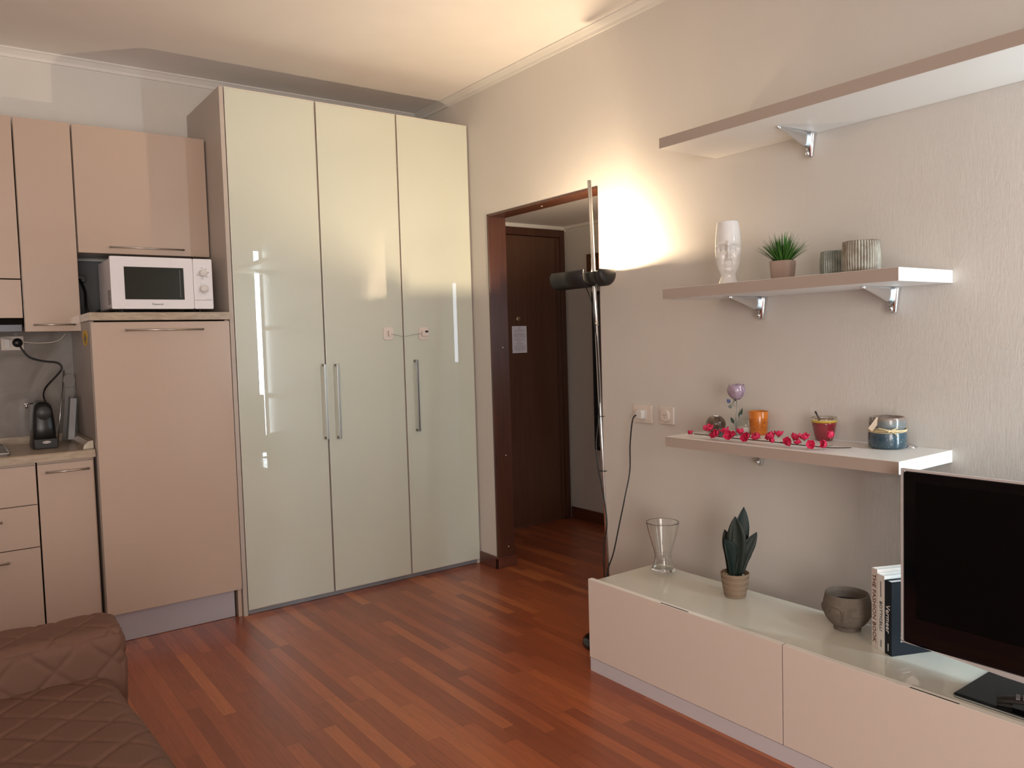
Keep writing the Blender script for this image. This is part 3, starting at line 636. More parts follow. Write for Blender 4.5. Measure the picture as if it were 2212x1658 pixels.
# ------------------------------------------------------------------ TV bench
BF, BB, BY1, BY0 = 2.047, 2.420, 2.327, 0.30
t = thing('tv_bench', (2.23, 1.4, 0), 'long low cream media bench with glossy top under the shelves', 'tv bench')
build('carcass', G().box(BF+0.024, BB, BY0, BY1-0.016, 0.052, 0.358), M_WHITE, t, bevel=0.001)
build('glass_top', G().box(BF+0.024, BB, BY0, BY1-0.016, 0.3585, 0.366), mat('bench_glass_top', (0.70, 0.69, 0.60), 0.3, coat=1.0, coatr=0.008, var=0.008), t, bevel=0.001)
build('plinth', G().box(BF+0.002, BF+0.02, BY0, BY1-0.001, 0.0, 0.053).box(BF+0.02, BB-0.02, BY1-0.03, BY1-0.018, 0, 0.052), mat('grey_plinth', (0.66, 0.64, 0.68), 0.4, var=0.01), t)
for y0, y1, (h0, h1) in ((1.4385, BY1, (1.815, 1.945)), (BY0, 1.4335, (0.919, 1.046))):
    g = G()
    # front panel with a finger slot cut in the top edge
    g.box(BF, BF+0.021, y0, y1, 0.056, 0.3710)
    e_ = G().box(BF+0.0005, BF+0.0215, y0+0.0003, h0, 0.3711, 0.3722).box(BF+0.0005, BF+0.0215, h1, y1-0.0003, 0.3711, 0.3722).box(BF+0.0005, BF+0.0035, h0, h1, 0.3711, 0.3722).box(BF+0.0105, BF+0.0215, h0, h1, 0.3711, 0.3722)
    dd = build('drawer_front', g, M_BENCHF, t)
    build('lit_top_strip', e_, mat('lit_cream_edge', (0.90, 0.86, 0.79), 0.3, var=0.0), dd)  # coloured paler than the front, for the light the top catches
    build('finger_slot', G().box(BF+0.0036, BF+0.0104, h0+0.0002, h1-0.0002, 0.3711, 0.3716), M_GAP, dd)

# ------------------------------------------------------------------ television
TXF, TY0, TY1, TZ0, TZ1 = 2.195, 0.20, 1.142, 0.425, 0.935
t = thing('television', (2.21, 0.70, 0.366), 'black flat-screen television with clear acrylic rim on the bench', 'television')
build('casing', G().rbox(TXF, TXF+0.045, TY0+0.006, TY1-0.006, TZ0+0.008, TZ1-0.006, 0.010, 'x'), M_BLKGLOSS, t, bevel=0.003)
build('screen', G().box(TXF-0.001, TXF+0.002, TY0+0.05, TY1-0.042, TZ0+0.085, TZ1-0.035), M_SCREEN, t)
# acrylic rim: clear strip around the casing, bowed at the bottom
def ring(pts_in, pts_out, x0, x1):
    n = len(pts_in); vs = [(x, *p) for x in (x0, x1) for p in pts_in+pts_out]; fs = []
    for i in range(n):
        j = (i+1) % n; fs += [(i, j, n+j, n+i), (2*n+i, 3*n+i, 3*n+j, 2*n+j), (i, 2*n+i, 2*n+j, j), (n+i, n+j, 3*n+j, 3*n+i)]
    return G().add(vs, fs)
a0, a1, c0, c1 = TY0+0.006, TY1-0.006, TZ0+0.008, TZ1-0.006
pin = [(a1,c1),(a1,c0),((a0+a1)/2+0.2,c0),((a0+a1)/2,c0),((a0+a1)/2-0.2,c0),(a0,c0),(a0,c1)]
pout = [(TY1,TZ1),(TY1,TZ0+0.012),((a0+a1)/2+0.2,TZ0-0.006),((a0+a1)/2,TZ0-0.012),((a0+a1)/2-0.2,TZ0-0.006),(TY0,TZ0+0.012),(TY0,TZ1)]
build('acrylic_rim', ring(pin, pout, TXF-0.002, TXF+0.008), mat('rim_acrylic', (0.55,0.52,0.52), 0.12, coat=1.0), t)
build('neck', G().box(2.235, 2.275, 0.60, 0.80, 0.372, 0.60), M_BLKGLOSS, t, bevel=0.004)
build('base_plate', G().rbox(2.096, 2.345, 0.42, 0.956, 0.3665, 0.3745, 0.010, 'z'), M_BLKGLOSS, t, bevel=0.002)
build('plate_edge', G().rbox(2.0955, 2.3455, 0.4195, 0.9565, 0.3685, 0.3715, 0.010, 'z'), mat('plate_edge_glass', (0.30,0.33,0.32), 0.1), t)
# remote control on the base plate
t = thing('remote_control', (2.15, 0.79, 0.375), 'black curved remote control with grey keys on the television base', 'remote control')
ax = Vector((0.35, -0.94, 0)).normalized(); bx = Vector((0.94, 0.35, 0)).normalized(); c0_ = Vector((2.152, 0.79, 0.3755))
vs = []; fs = []; secs = 9; n = 12
for i in range(secs):
    s_ = -0.075+0.15*i/(secs-1); hw = 0.023-0.004*abs(s_)/0.075; arch = 0.011*(1-(s_/0.075)**2)
    for k in range(n):
        a = 2*PI*k/n; vs.append(c0_+ax*s_+bx*hw*math.copysign(abs(math.cos(a))**0.6, math.cos(a))+Vector((0,0,0.008+arch+0.007*math.sin(a))))
for i in range(secs-1):
    for k in range(n): fs.append((i*n+k, i*n+(k+1)%n, (i+1)*n+(k+1)%n, (i+1)*n+k))
fs += [tuple(range(n)), tuple((secs-1)*n+k for k in range(n))]
rb = build('body', G().add(vs, fs, True), M_SOFTBLACK, t)
for i in range(6):
    for j in range(3):
        s_ = -0.03+0.015*i; arch = 0.011*(1-(s_/0.075)**2)
        p = c0_+ax*s_+bx*(-0.011+0.011*j)+Vector((0,0,0.0148+arch))
        build('key', G().obox(p, ax, bx, (0,0,1), 0.0045, 0.0035, 0.0018), mat('grey_key',(0.20,0.20,0.20),0.5), rb)
build('foot', G().obox(c0_+ax*-0.058+Vector((0,0,0.004)), ax, bx, (0,0,1), 0.016, 0.017, 0.004), M_SOFTBLACK, t)

# ------------------------------------------------------------------ books
U = Vector((-0.403, -0.915, 0)); V = Vector((0.915, -0.403, 0)); P0 = Vector((2.258, 1.266, 0.3665))
def book(name, off, th, ht, dp, cover, label, spine_cover=None):
    base = P0+U*off
    t = thing(name, base+U*th/2+V*dp/2, label, 'book', 'books beside the television')
    def ob(u0,u1,v0,v1,z0,z1): 
        return G().obox(base+U*(u0+u1)/2+V*(v0+v1)/2+Vector((0,0,(z0+z1)/2)), U, V, (0,0,1), (u1-u0)/2, (v1-v0)/2, (z1-z0)/2)
    build('pages', ob(0.002, th-0.002, 0.003, dp-0.003, 0.003, ht-0.004), mat('book_pages', (0.78,0.80,0.80), 0.8), t)
    g = ob(0, 0.0018, 0, dp, 0, ht); g2 = ob(th-0.0018, th, 0, dp, 0, ht); g.add(g2.v, g2.f)
    g3 = ob(0.0018, th-0.0018, 0, 0.002, 0, ht); g.add(g3.v, g3.f)
    build('cover', g, cover, t)
    return t, base
mc = mat('cream_cover', (0.66,0.60,0.55), 0.4); mw = mat('white_cover', (0.74,0.73,0.70), 0.35); mb = mat('navy_cover', (0.012,0.016,0.022), 0.55, spec=0.15)
mred = mat('dark_red_print', (0.10,0.03,0.03), 0.5)
t1, b1 = book('fashion_book', 0.0, 0.026, 0.243, 0.19, mc, 'cream book with dark red spine lettering, leftmost of the three books')
t2, b2 = book('art_book', 0.0275, 0.030, 0.232, 0.19, mw, 'white art book with black spine lettering, between its two neighbours')
t3, b3 = book('painter_book', 0.0590, 0.029, 0.222, 0.18, mb, 'dark blue art book with white lettering, nearest the television')
def spine_text(t, base, th, s, z0, size, m, wide=1.0):
    o = base+U*(th/2)-V*0.0004+Vector((0,0,z0))          # reads from top to bottom
    text('spine_lettering', s, o-U*size*0.36, (0,0,-1), U, size, m, t, 0.0003, 'LEFT', wide)
spine_text(t1, b1, 0.026, 'THE FASHION BOOK', 0.226, 0.0225, mred, 0.99)
spine_text(t2, b2, 0.030, 'BOTTICELLI', 0.152, 0.0165, M_PRINT, 1.05)
spine_text(t3, b3, 0.029, 'Vermeer', 0.150, 0.0250, M_WPRINT, 0.95)
def spine_line(t, base, th, z0, z1, m):
    p = base+U*(th/2)-V*0.0005
    build('spine_line', G().obox(p+Vector((0,0,(z0+z1)/2)), U, V, (0,0,1), 0.0009, 0.0004, (z1-z0)/2), m, t)
spine_line(t2, b2, 0.030, 0.165, 0.212, M_PRINT); spine_line(t2, b2, 0.030, 0.012, 0.034, M_PRINT); spine_line(t3, b3, 0.029, 0.012, 0.034, M_WPRINT)
cb_ = b3+U*(0.029+0.0004)
text('cover_lettering', 'V', cb_+V*0.034+Vector((0,0,0.168)), V, (0,0,1), 0.034, M_WPRINT, t3, 0.0003)
for k, (s_, sz) in enumerate((('The', 0.0085), ('Complete', 0.0085), ('Works', 0.0085))):
    text('cover_lettering', s_, cb_+V*0.030+Vector((0,0,0.062-0.0115*k)), V, (0,0,1), sz, M_WPRINT, t3, 0.0003)
# plain two-tone oval on the cover
def cov_ell(cv, cz, rv, rz, lift):
    g = G(); n = 28; vs = []
    for l in (0.0001, lift):
        for k in range(n):
            a = 2*PI*k/n; vs.append(cb_+U*l+V*(cv+rv*math.cos(a))+Vector((0,0,cz+rz*math.sin(a))))
    return g.add(vs, [tuple(range(n)), tuple(range(n,2*n))]+[(k,(k+1)%n,(k+1)%n+n,k+n) for k in range(n)])
build('cover_picture', cov_ell(0.068, 0.105, 0.026, 0.040, 0.0006), mat('cover_pink', (0.60,0.36,0.30), 0.5), t3)
build('cover_picture', cov_ell(0.062, 0.142, 0.018, 0.016, 0.0009), mat('cover_blue', (0.16,0.20,0.42), 0.5), t3)

# ------------------------------------------------------------------ face reliefs
def ridge(poly, w):
    def f(u, z):
        d = 1e9
        for (a, b), (c, e) in zip(poly, poly[1:]):
            L2 = (c-a)**2+(e-b)**2 or 1e-12; t = max(0, min(1, ((u-a)*(c-a)+(z-b)*(e-b))/L2))
            d = min(d, (u-a-t*(c-a))**2+(z-b-t*(e-b))**2)
        return math.exp(-d/(w*w))
    return f
def arc(cu, cz, ru, rz, a0, a1, n=10):
    return [(cu+ru*math.cos(math.radians(a0+(a1-a0)*k/n)), cz+rz*math.sin(math.radians(a0+(a1-a0)*k/n))) for k in range(n+1)]
def smooth_profile(pts, n=6):
    return [(max(0.0001, p.x), p.z) for p in spline([(a, 0, b) for a, b in pts], n)]

# ------------------------------------------------------------------ on the bench
BZ = 0.3665
# stone planter with two sleeping faces
cx, cy = 2.335, 1.392
look = math.atan2(-cy, -cx)-0.10       # which way the face looks, seen from above
fe = []
for s_ in (-1, 1):
    fe += [(ridge(arc(s_*0.031, 0.070, 0.026, 0.017, 20 if s_ > 0 else 160, 170 if s_ > 0 else 10), 0.0024), 0.0036),      # brow
           (ridge(arc(s_*0.030, 0.069, 0.016, 0.008, 200, 340), 0.0016), 0.0036),      # lid line
           (ridge([(s_*0.030-0.008, 0.0695), (s_*0.030+0.008, 0.0695)], 0.007), 0.0035),
           (ridge([(s_*0.009, 0.074), (s_*0.0055, 0.055), (s_*0.0085, 0.043)], 0.0024), 0.0036)]
fe += [(ridge([(0, 0.074), (0, 0.050), (0, 0.044)], 0.0048), 0.0085), (ridge([(-0.006, 0.0430), (0.006, 0.0430)], 0.0034), 0.0055),
       (ridge([(-0.013, 0.0335), (-0.004, 0.0355), (0.004, 0.0355), (0.013, 0.0335)], 0.0022), 0.0048), (ridge([(-0.008, 0.0285), (0.008, 0.0285)], 0.0026), 0.0050),
       (ridge([(-0.012, 0.0318), (0.012, 0.0318)], 0.0009), -0.003), (ridge([(0.0, 0.019)]*2, 0.008), 0.003)]
def face_disp(a, z, r):
    tot = 0
    for off in (0, PI):
        d = (a-look-off+PI) % (2*PI)-PI
        if abs(d) < 1.3:
            u = d*0.07; tot += sum(f(u, z)*h for f, h in fe)
    for off in (PI/2, -PI/2):           # ears
        d = (a-look-off+PI) % (2*PI)-PI
        u = d*0.07; tot += 0.0045*ridge([(0.004, 0.060), (0.002, 0.072), (-0.002, 0.066), (0.000, 0.050)], 0.0045)(u, z)
    return tot if z > 0.012 else 0
pr = smooth_profile([(0.041,0.0),(0.042,0.010),(0.044,0.013),(0.058,0.026),(0.069,0.044),(0.074,0.064),(0.073,0.085),(0.069,0.104),(0.0665,0.116)], 12)
pr = [(0.0001, 0.0)]+pr+[(0.0655,0.1175),(0.0625,0.117),(0.062,0.10),(0.060,0.03),(0.0001,0.025)]
M_STONE = mat('weathered_stone', (0.155,0.128,0.104), 0.85, bump=0.5, bscale=(140,140,140), var=0.35, vscale=25, bdist=0.003)
o = build('stone_planter', G().lathe(pr, (cx, cy, BZ), 240, True, lambda a, z, r: face_disp(a, z, r) if r > 0.0595 or z < 0.05 and r > 0.043 else 0), M_STONE, loc=(cx, cy, BZ))
tag(o, 'round grey stone planter with a sleeping face relief on the bench', 'planter')
build('soil', G().lathe([(0.0001,0.086),(0.058,0.085),(0.058,0.080),(0.0001,0.080)], (cx,cy,BZ), 32), mat('dark_soil', (0.03,0.015,0.012), 0.9, bump=0.6), o)

# snake plant in a twine-wrapped pot
cx, cy = 2.325, 1.828
t = thing('snake_plant', (cx, cy, BZ), 'dark artificial snake plant in a small twine-wrapped pot on the bench', 'potted plant')
m_tw, nt, b = node_mat('twine_wrap'); N, L = nt.nodes, nt.links
tc = N.new('ShaderNodeTexCoord'); wv = N.new('ShaderNodeTexWave'); wv.bands_direction = 'Z'; wv.inputs['Scale'].default_value = 80; wv.inputs['Distortion'].default_value = 1.2; wv.inputs['Detail'].default_value = 2; wv.inputs['Detail Scale'].default_value = 2
L.new(tc.outputs['Object'], wv.inputs[0]); rp = N.new('ShaderNodeValToRGB'); rp.color_ramp.elements[0].color = (0.20,0.13,0.085,1); rp.color_ramp.elements[1].color = (0.46,0.34,0.24,1)
L.new(wv.outputs['Fac'], rp.inputs[0]); L.new(rp.outputs[0], b.inputs['Base Color']); b.inputs['Roughness'].default_value = 0.85
bp = N.new('ShaderNodeBump'); bp.inputs['Strength'].default_value = 0.8; bp.inputs['Distance'].default_value = 0.002; L.new(wv.outputs['Fac'], bp.inputs['Height']); L.new(bp.outputs[0], b.inputs['Normal'])
pot = [(0.0001,0.0)]+smooth_profile([(0.037,0.0),(0.041,0.012),(0.048,0.045),(0.0515,0.078),(0.052,0.088)], 10)+[(0.0505,0.0895),(0.0485,0.088),(0.0465,0.06),(0.0001,0.058)]
wob = lambda a, z, r: 0.0008*math.sin(z*1300) if 0.002 < z < 0.087 and r > 0.036 else 0
pt = build('pot', G().lathe(smooth_profile([(0.0001,0.0),(0.037,0.0)],2)+[(0.037+0.0148*min(1,(k/60))**0.8, 0.088*k/60) for k in range(61)]+[(0.0505,0.0895),(0.0485,0.088),(0.0465,0.06),(0.0001,0.058)], (cx,cy,BZ), 48, True, wob), m_tw, t)
g = G()
for k in range(70):
    a, r = random.uniform(0, 2*PI), 0.043*math.sqrt(random.random()); g.ball((cx+r*math.cos(a), cy+r*math.sin(a), BZ+0.074+random.uniform(0,.008)), random.uniform(.003,.006), 7, 5)
build('gravel', g.lathe([(0.0001,0.075),(0.0465,0.075),(0.0465,0.070),(0.0001,0.070)], (cx,cy,BZ), 24), mat('gravel', (0.42,0.34,0.24), 0.8, var=0.3, vscale=60), t)
right_ = Vector((M[0][0], M[0][1], 0)).normalized(); fwd_ = Vector((M[2][0], M[2][1], 0)).normalized()
M_LEAF = mat('dark_green_leaf', (0.007, 0.015, 0.010), 0.5, var=0.3, vscale=18, bump=0.2, bscale=(10,10,120))
def sleaf(base, tip, w, bend, face, n=14):
    base, tip = Vector(base), Vector(tip); d = tip-base; L_ = d.length; d.normalize()
    sd = d.cross(face).normalized(); nr = sd.cross(d).normalized(); g = G(); vs = []; fs = []
    for i in range(n+1):
        t_ = i/n; ww = w*(0.42+0.58*math.sin(PI*min(1, t_*0.62+0.10)))*(1 if t_ < 0.62 else math.cos((t_-0.62)/0.38*PI/2)**0.75)
        c = base+d*L_*t_+sd*bend*math.sin(PI*t_)
        for j in (-1, -0.5, 0, 0.5, 1): vs.append(c+sd*ww*j+nr*(0.35*ww*j*j))
    for i in range(n):
        for j in range(4): a = i*5+j; fs.append((a,a+1,a+6,a+5))
    return g.add(vs, fs, True)
C = Vector((cx, cy, BZ+0.070))
def RP(r, z, f=0.0): return C+right_*r+fwd_*f+Vector((0,0,z))
for base, tip, w, bd, tw in ((RP(0.006,0,0.008), RP(0.040,0.258,0.012), 0.032, -0.006, 0.2), (RP(-0.002,0,0.0), RP(0.002,0.228,-0.006), 0.034, 0.006, -0.3),
        (RP(-0.012,0,-0.010), RP(-0.040,0.150,-0.02), 0.030, 0.014, 0.5), (RP(-0.008,0,0.012), RP(-0.028,0.172,0.03), 0.024, 0.010, -0.4),
        (RP(0.012,0,-0.004), RP(0.080,0.168,-0.01), 0.023, -0.012, -0.2), (RP(0.012,0,0.012), RP(0.072,0.112,0.02), 0.019, -0.008, 0.1)):
    build('leaf', sleaf(base, tip, w, bd, (-fwd_+right_*tw)), M_LEAF, t, solid=0.0016)

# clear waisted glass vase
cx, cy = 2.36, 2.215
prof_o = smooth_profile([(0.044,0.0),(0.047,0.006),(0.0455,0.016),(0.038,0.036),(0.0345,0.058),(0.037,0.082),(0.047,0.118),(0.057,0.155),(0.0645,0.188),(0.067,0.203)], 7)
prof_i = [(max(0.0001, r-0.0028), z) for r, z in prof_o if z > 0.013][::-1]
o = build('glass_vase', G().lathe([(0.0001,0.0)]+prof_o+[(0.0658,0.2045)]+prof_i+[(0.0001,0.012)], (cx,cy,BZ+0.0003), 64), M_GLASS, loc=(cx,cy,BZ))
tag(o, 'empty clear waisted glass vase at the far end of the bench', 'vase')

# ------------------------------------------------------------------ on the middle shelf
SZ = 1.509
# white ceramic head vase
cx, cy = 2.425, 1.918
look2 = math.atan2(-cy, -cx)+0.02
fv = [(ridge([(0, 0.160), (0, 0.125), (0, 0.102)], 0.0052), 0.0135), (ridge([(-0.008, 0.098), (0.008, 0.098)], 0.0042), 0.0095), (ridge([(0, 0.100)]*2, 0.006), 0.007),
      (ridge([(-0.012, 0.0815), (0.012, 0.0815)], 0.0032), 0.0060), (ridge([(-0.010, 0.0735), (0.010, 0.0735)], 0.0034), 0.0062), (ridge([(-0.012, 0.0775), (0.012, 0.0775)], 0.0011), -0.004),
      (ridge([(-0.006, 0.056), (0.006, 0.056)], 0.010), 0.007)]
for s_ in (-1, 1):
    fv += [(ridge([(s_*0.013, 0.140), (s_*0.030, 0.137)], 0.0100), -0.0125), (ridge(arc(s_*0.022, 0.146, 0.019, 0.011, 10, 170), 0.0032), 0.0045),
           (ridge([(s_*0.023, 0.132)]*2, 0.0055), 0.0050), (ridge([(s_*0.027, 0.105)]*2, 0.014), 0.004), (ridge([(s_*0.012, 0.110), (s_*0.018, 0.086)], 0.005), -0.004)]
def vase_disp(a, z, r):
    if r < 0.025: return 0
    d = (a-look2+PI) % (2*PI)-PI; tot = 0
    if abs(d) < 1.5: tot += sum(f(d*0.043, z)*h for f, h in fv)
    return tot
pv_ = smooth_profile([(0.0385,0.0),(0.0365,0.012),(0.0315,0.026),(0.0290,0.036),(0.0300,0.046),(0.0375,0.064),(0.0440,0.085),(0.0470,0.110),(0.0480,0.135),(0.0475,0.165),(0.0455,0.195),(0.0425,0.222),(0.0400,0.238)], 10)
pv_ = [(0.0001,0.0)]+pv_+[(0.0385,0.2415),(0.036,0.240),(0.040,0.20),(0.040,0.10),(0.0001,0.09)]
M_CER = mat('white_glazed_ceramic', (0.82,0.81,0.80), 0.12, coat=0.8, var=0.01)
o = build('face_vase', G().lathe(pv_, (cx,cy,SZ), 160, True, lambda a,z,r: vase_disp(a,z,r) if r > 0.0285 else 0), M_CER, loc=(cx,cy,SZ))
tag(o, 'tall white glazed vase shaped like a human face on the middle shelf', 'vase')
# grass plant in a small square-ish clay pot
cx, cy = 2.425, 1.682
t = thing('grass_plant', (cx, cy, SZ), 'small artificial green grass plant in a reddish clay pot on the middle shelf', 'potted plant')
ex = lambda a, z, r: r*(1/ (abs(math.cos(a-0.25))**5+abs(math.sin(a-0.25))**5)**0.2-1)*0.9 if r > 0.01 else 0
build('pot', G().lathe([(0.0001,0.0),(0.032,0.0),(0.034,0.003),(0.0385,0.058),(0.0390,0.070),(0.0375,0.072),(0.0345,0.071),(0.033,0.058),(0.0001,0.058)], (cx,cy,SZ), 64, True, ex), mat('clay_pot', (0.36,0.26,0.215), 0.85, bump=0.3, var=0.12, vscale=20), t)
g = G()
for k in range(230):
    a = random.uniform(0, 2*PI); rr = random.random()**0.6; el = math.radians(89-50*rr); Lb = random.uniform(0.092,0.130)*(1-0.26*rr)
    d = Vector((math.cos(a)*math.cos(el), math.sin(a)*math.cos(el), math.sin(el)))
    p = Vector((cx, cy, SZ+0.060))+Vector((math.cos(a), math.sin(a), 0))*0.016*rr
    sd = d.cross(Vector((0,0,1))).normalized() if abs(d.z) < 0.99 else Vector((1,0,0)); vs = []; fs = []; n = 6; w_ = random.uniform(.0022,.0034)
    for i in range(n+1):
        t_ = i/n; c = p+d*Lb*t_+Vector((math.cos(a), math.sin(a), -0.4))*(0.008*rr*t_*t_); ww = w_*(1-t_)**0.6+0.0002
        vs += [c-sd*ww, c+Vector((0,0,0.0005)), c+sd*ww]
    for i in range(n): fs += [(3*i,3*i+1,3*i+4,3*i+3),(3*i+1,3*i+2,3*i+5,3*i+4)]
    g.add(vs, fs, True)
build('foliage', g, mat('grass_green', (0.055,0.17,0.028), 0.45, var=0.55, vscale=30), t, fixn=False)
# ribbed ceramic cups
def rib_mat(name, c0, c1, c2, ang):
    m, nt, b = node_mat(name); N, L = nt.nodes, nt.links
    tc = N.new('ShaderNodeTexCoord'); nz = N.new('ShaderNodeTexNoise'); nz.inputs['Scale'].default_value = 26; nz.inputs['Detail'].default_value = 4
    L.new(tc.outputs['Object'], nz.inputs[0]); rp = N.new('ShaderNodeValToRGB'); rp.color_ramp.elements[0].position = 0.35; rp.color_ramp.elements[1].position = 0.72
    rp.color_ramp.elements[0].color = list(c0)+[1]; rp.color_ramp.elements[1].color = list(c1)+[1]; e = rp.color_ramp.elements.new(0.52); e.color = list(c2)+[1]
    L.new(nz.outputs['Fac'], rp.inputs[0]); L.new(rp.outputs[0], b.inputs['Base Color']); b.inputs['Roughness'].default_value = 0.2; b.inputs['Coat Weight'].default_value = 0.6; return m
def ribbed(cx, cy, r, h, m, label, nr):
    pr = [(0.0001,0.0),(r*0.80,0.0),(r*0.86,0.004)]+[(r*(0.93+0.07*math.sin(PI*(0.15+0.8*k/12))), 0.010+(h-0.014)*k/12) for k in range(13)]+[(r*0.95,h),(r*0.88,h-0.001),(r*0.86,0.02),(0.0001,0.016)]
    dp = lambda a, z, rr: (abs(math.sin(a*nr/2))**0.6*0.0040-0.0025) if rr > r*0.9 and z > 0.006 else 0
    o = build('ribbed_pot', G().lathe(pr, (cx,cy,SZ), nr*10, True, dp), m, loc=(cx,cy,SZ)); tag(o, label, 'pot'); return o
ribbed(2.44, 1.399, 0.0585, 0.108, rib_mat('ribbed_glaze_brown', (0.17,0.125,0.09), (0.40,0.38,0.31), (0.28,0.26,0.205), 0), 'large ribbed pot with brown-green glaze on the middle shelf', 40)
ribbed(2.50, 1.528, 0.048, 0.092, rib_mat('ribbed_glaze_green', (0.17,0.20,0.17), (0.34,0.35,0.30), (0.24,0.27,0.23), 0), 'small grey-green ribbed pot half hidden behind the larger ribbed pot', 34)

# ------------------------------------------------------------------ on the blossom shelf
TZ = 0.943
# round smoked-glass tealight ball
cx, cy = 2.455, 2.012
pb = [(0.0001,0.0),(0.016,0.0)]+[(0.0385*math.sin(math.radians(a)), 0.035-0.0365*math.cos(math.radians(a))) for a in range(28, 150, 6)]+[(0.018,0.0675),(0.016,0.066)]
dpb = lambda a, z, r: -0.0022*(1-abs(math.sin(a*4)))**4 if r > 0.017 else 0
t = build('tealight_ball', G().lathe(pb+[(0.014,0.060),(0.0001,0.058)], (cx,cy,TZ), 96, True, dpb), mat('smoked_glass', (0.085,0.048,0.030), 0.12, coat=1.0, var=0.3, vscale=25), loc=(cx,cy,TZ))
tag(t, 'round ribbed brown smoked-glass candle holder at the left of the blossom shelf', 'candle holder')
build('rim', G().lathe([(0.0135,0.0665),(0.0185,0.0665),(0.0185,0.0695),(0.0135,0.0695),(0.0135,0.0665)], (cx,cy,TZ), 32), M_CHROME, t)
# crystal ornament
cx, cy = 2.405, 1.940
t = thing('crystal_ornament', (cx, cy, TZ), 'small sparkling dark crystal figure in front of the brown candle ball', 'ornament')
g = G(); 
for k in range(14):
    p = Vector((cx, cy, TZ))+right_*random.uniform(-0.016,0.016)+fwd_*random.uniform(-0.010,0.010)+Vector((0,0,random.uniform(0.008,0.026)))
    a = Vector((random.uniform(-1,1),random.uniform(-1,1),random.uniform(-1,1))); b_ = a.cross(Vector((0.3,0.5,0.8))); c_ = a.cross(b_); g.obox(p, a, b_, c_, .0055, .005, .0052)
build('crystals', g, mat('dark_crystal', (0.10,0.11,0.11), 0.05, coat=1.0, metal=0.5, var=0.6, vscale=80), t)
build('foot', G().obox(Vector((cx,cy,TZ+0.004)), right_, fwd_, (0,0,1), 0.016, 0.010, 0.004), mat('dark_crystal',(0,0,0)), t)
# glass rose
rb_ = Vector((2.447, 1.905, TZ))
t = thing('glass_rose', rb_, 'lilac glass rose on a thin stem behind the clear tealight glass', 'ornament')
def Q(u, z, f=0.0): return rb_+right_*u+fwd_*f+Vector((0,0,z))
m_rose = mat('lilac_glass', (0.36,0.26,0.34), 0.08, coat=1.0, alpha=0.92, var=0.2, vscale=40)
m_gstem = mat('glass_stem', (0.20,0.20,0.18), 0.08, coat=1.0, alpha=0.85); m_gleaf = mat('green_glass_leaf', (0.012,0.035,0.018), 0.08, coat=1.0); m_gblue = mat('blue_glass_leaf', (0.05,0.07,0.17), 0.08, coat=1.0)
build('stem', G().tube(spline([Q(-0.002,0.0006), Q(-0.004,0.035), Q(-0.003,0.07), Q(0.001,0.105), Q(-0.001,0.140)], 6), 0.0019, 8), m_gstem, t)
build('stem_foot', G().lathe([(0.0001,0.0003),(0.010,0.0003),(0.009,0.003),(0.0001,0.005)], tuple(Q(-0.002,0)), 20), m_gstem, t)
fl_c = Q(0.0, 0.168)
gg = G().ball(fl_c+Vector((0,0,0.002)), 0.018, 20, 12, 1, 1, 1.15)
build('bloom_heart', gg, m_rose, t)
for k in range(5):
    a = 2*PI*k/5+0.5; dirv = Vector((math.cos(a), math.sin(a), 0)); base = fl_c+Vector((0,0,-0.026))+dirv*0.004
    g = G(); vs = []; fs = []; nu = 8; nv = 8; R_ = 0.033
    for i in range(nu+1):
        for j in range(nv+1):
            u_ = (j/nv-0.5)*2.0; v_ = i/nu; rad = R_*(math.sin(0.30+v_*2.05)**0.8)*(1.0+0.06*(k%3)); fl = 0.005*max(0,v_-0.85)*4
            ang = a+u_*(0.95-0.10*v_); vs.append(fl_c+Vector((math.cos(ang)*(rad*0.95+fl*abs(math.cos(u_))), math.sin(ang)*(rad*0.95+fl), -0.030+0.058*v_-0.007*u_**2*v_)))
    for i in range(nu):
        for j in range(nv): q = i*(nv+1)+j; fs.append((q,q+1,q+nv+2,q+nv+1))
    build('petal', g.add(vs, fs, True), m_rose, t, solid=0.0014)
for (u, z, u2, z2, w_, m_) in ((0.002,0.055,0.020,0.100,0.0065,m_gleaf), (-0.006,0.035,-0.022,0.068,0.006,m_gleaf), (-0.018,0.120,-0.036,0.138,0.0075,m_gblue), (-0.012,0.114,-0.030,0.110,0.0075,mat('grey_green_glass',(0.09,0.10,0.07),0.1,coat=1.0))):
    st = Q(u*0.2-0.002, z-0.03 if z < 0.09 else z-0.004); mid = Q(u+(u2-u)*0.35, z+(z2-z)*0.35)
    lf = build('leaf', G().petal(mid, Q(u2,z2)-mid, -fwd_, (Q(u2,z2)-mid).length*1.1, w_, 0.1, 8), m_, t, solid=0.003)
    build('leaf_stalk', G().tube([st, Q(u, z), mid+(Q(u2,z2)-mid)*0.2], 0.0010, 6), m_gstem, lf)
build('buds', G().ball(Q(-0.009,0.137), 0.0028, 8, 6).ball(Q(-0.004,0.134), 0.0026, 8, 6).ball(Q(-0.013,0.131),0.0022,8,6).tube([Q(-0.018,0.118), Q(-0.010,0.130), Q(-0.005,0.138)], 0.0009, 5), m_gleaf, t)
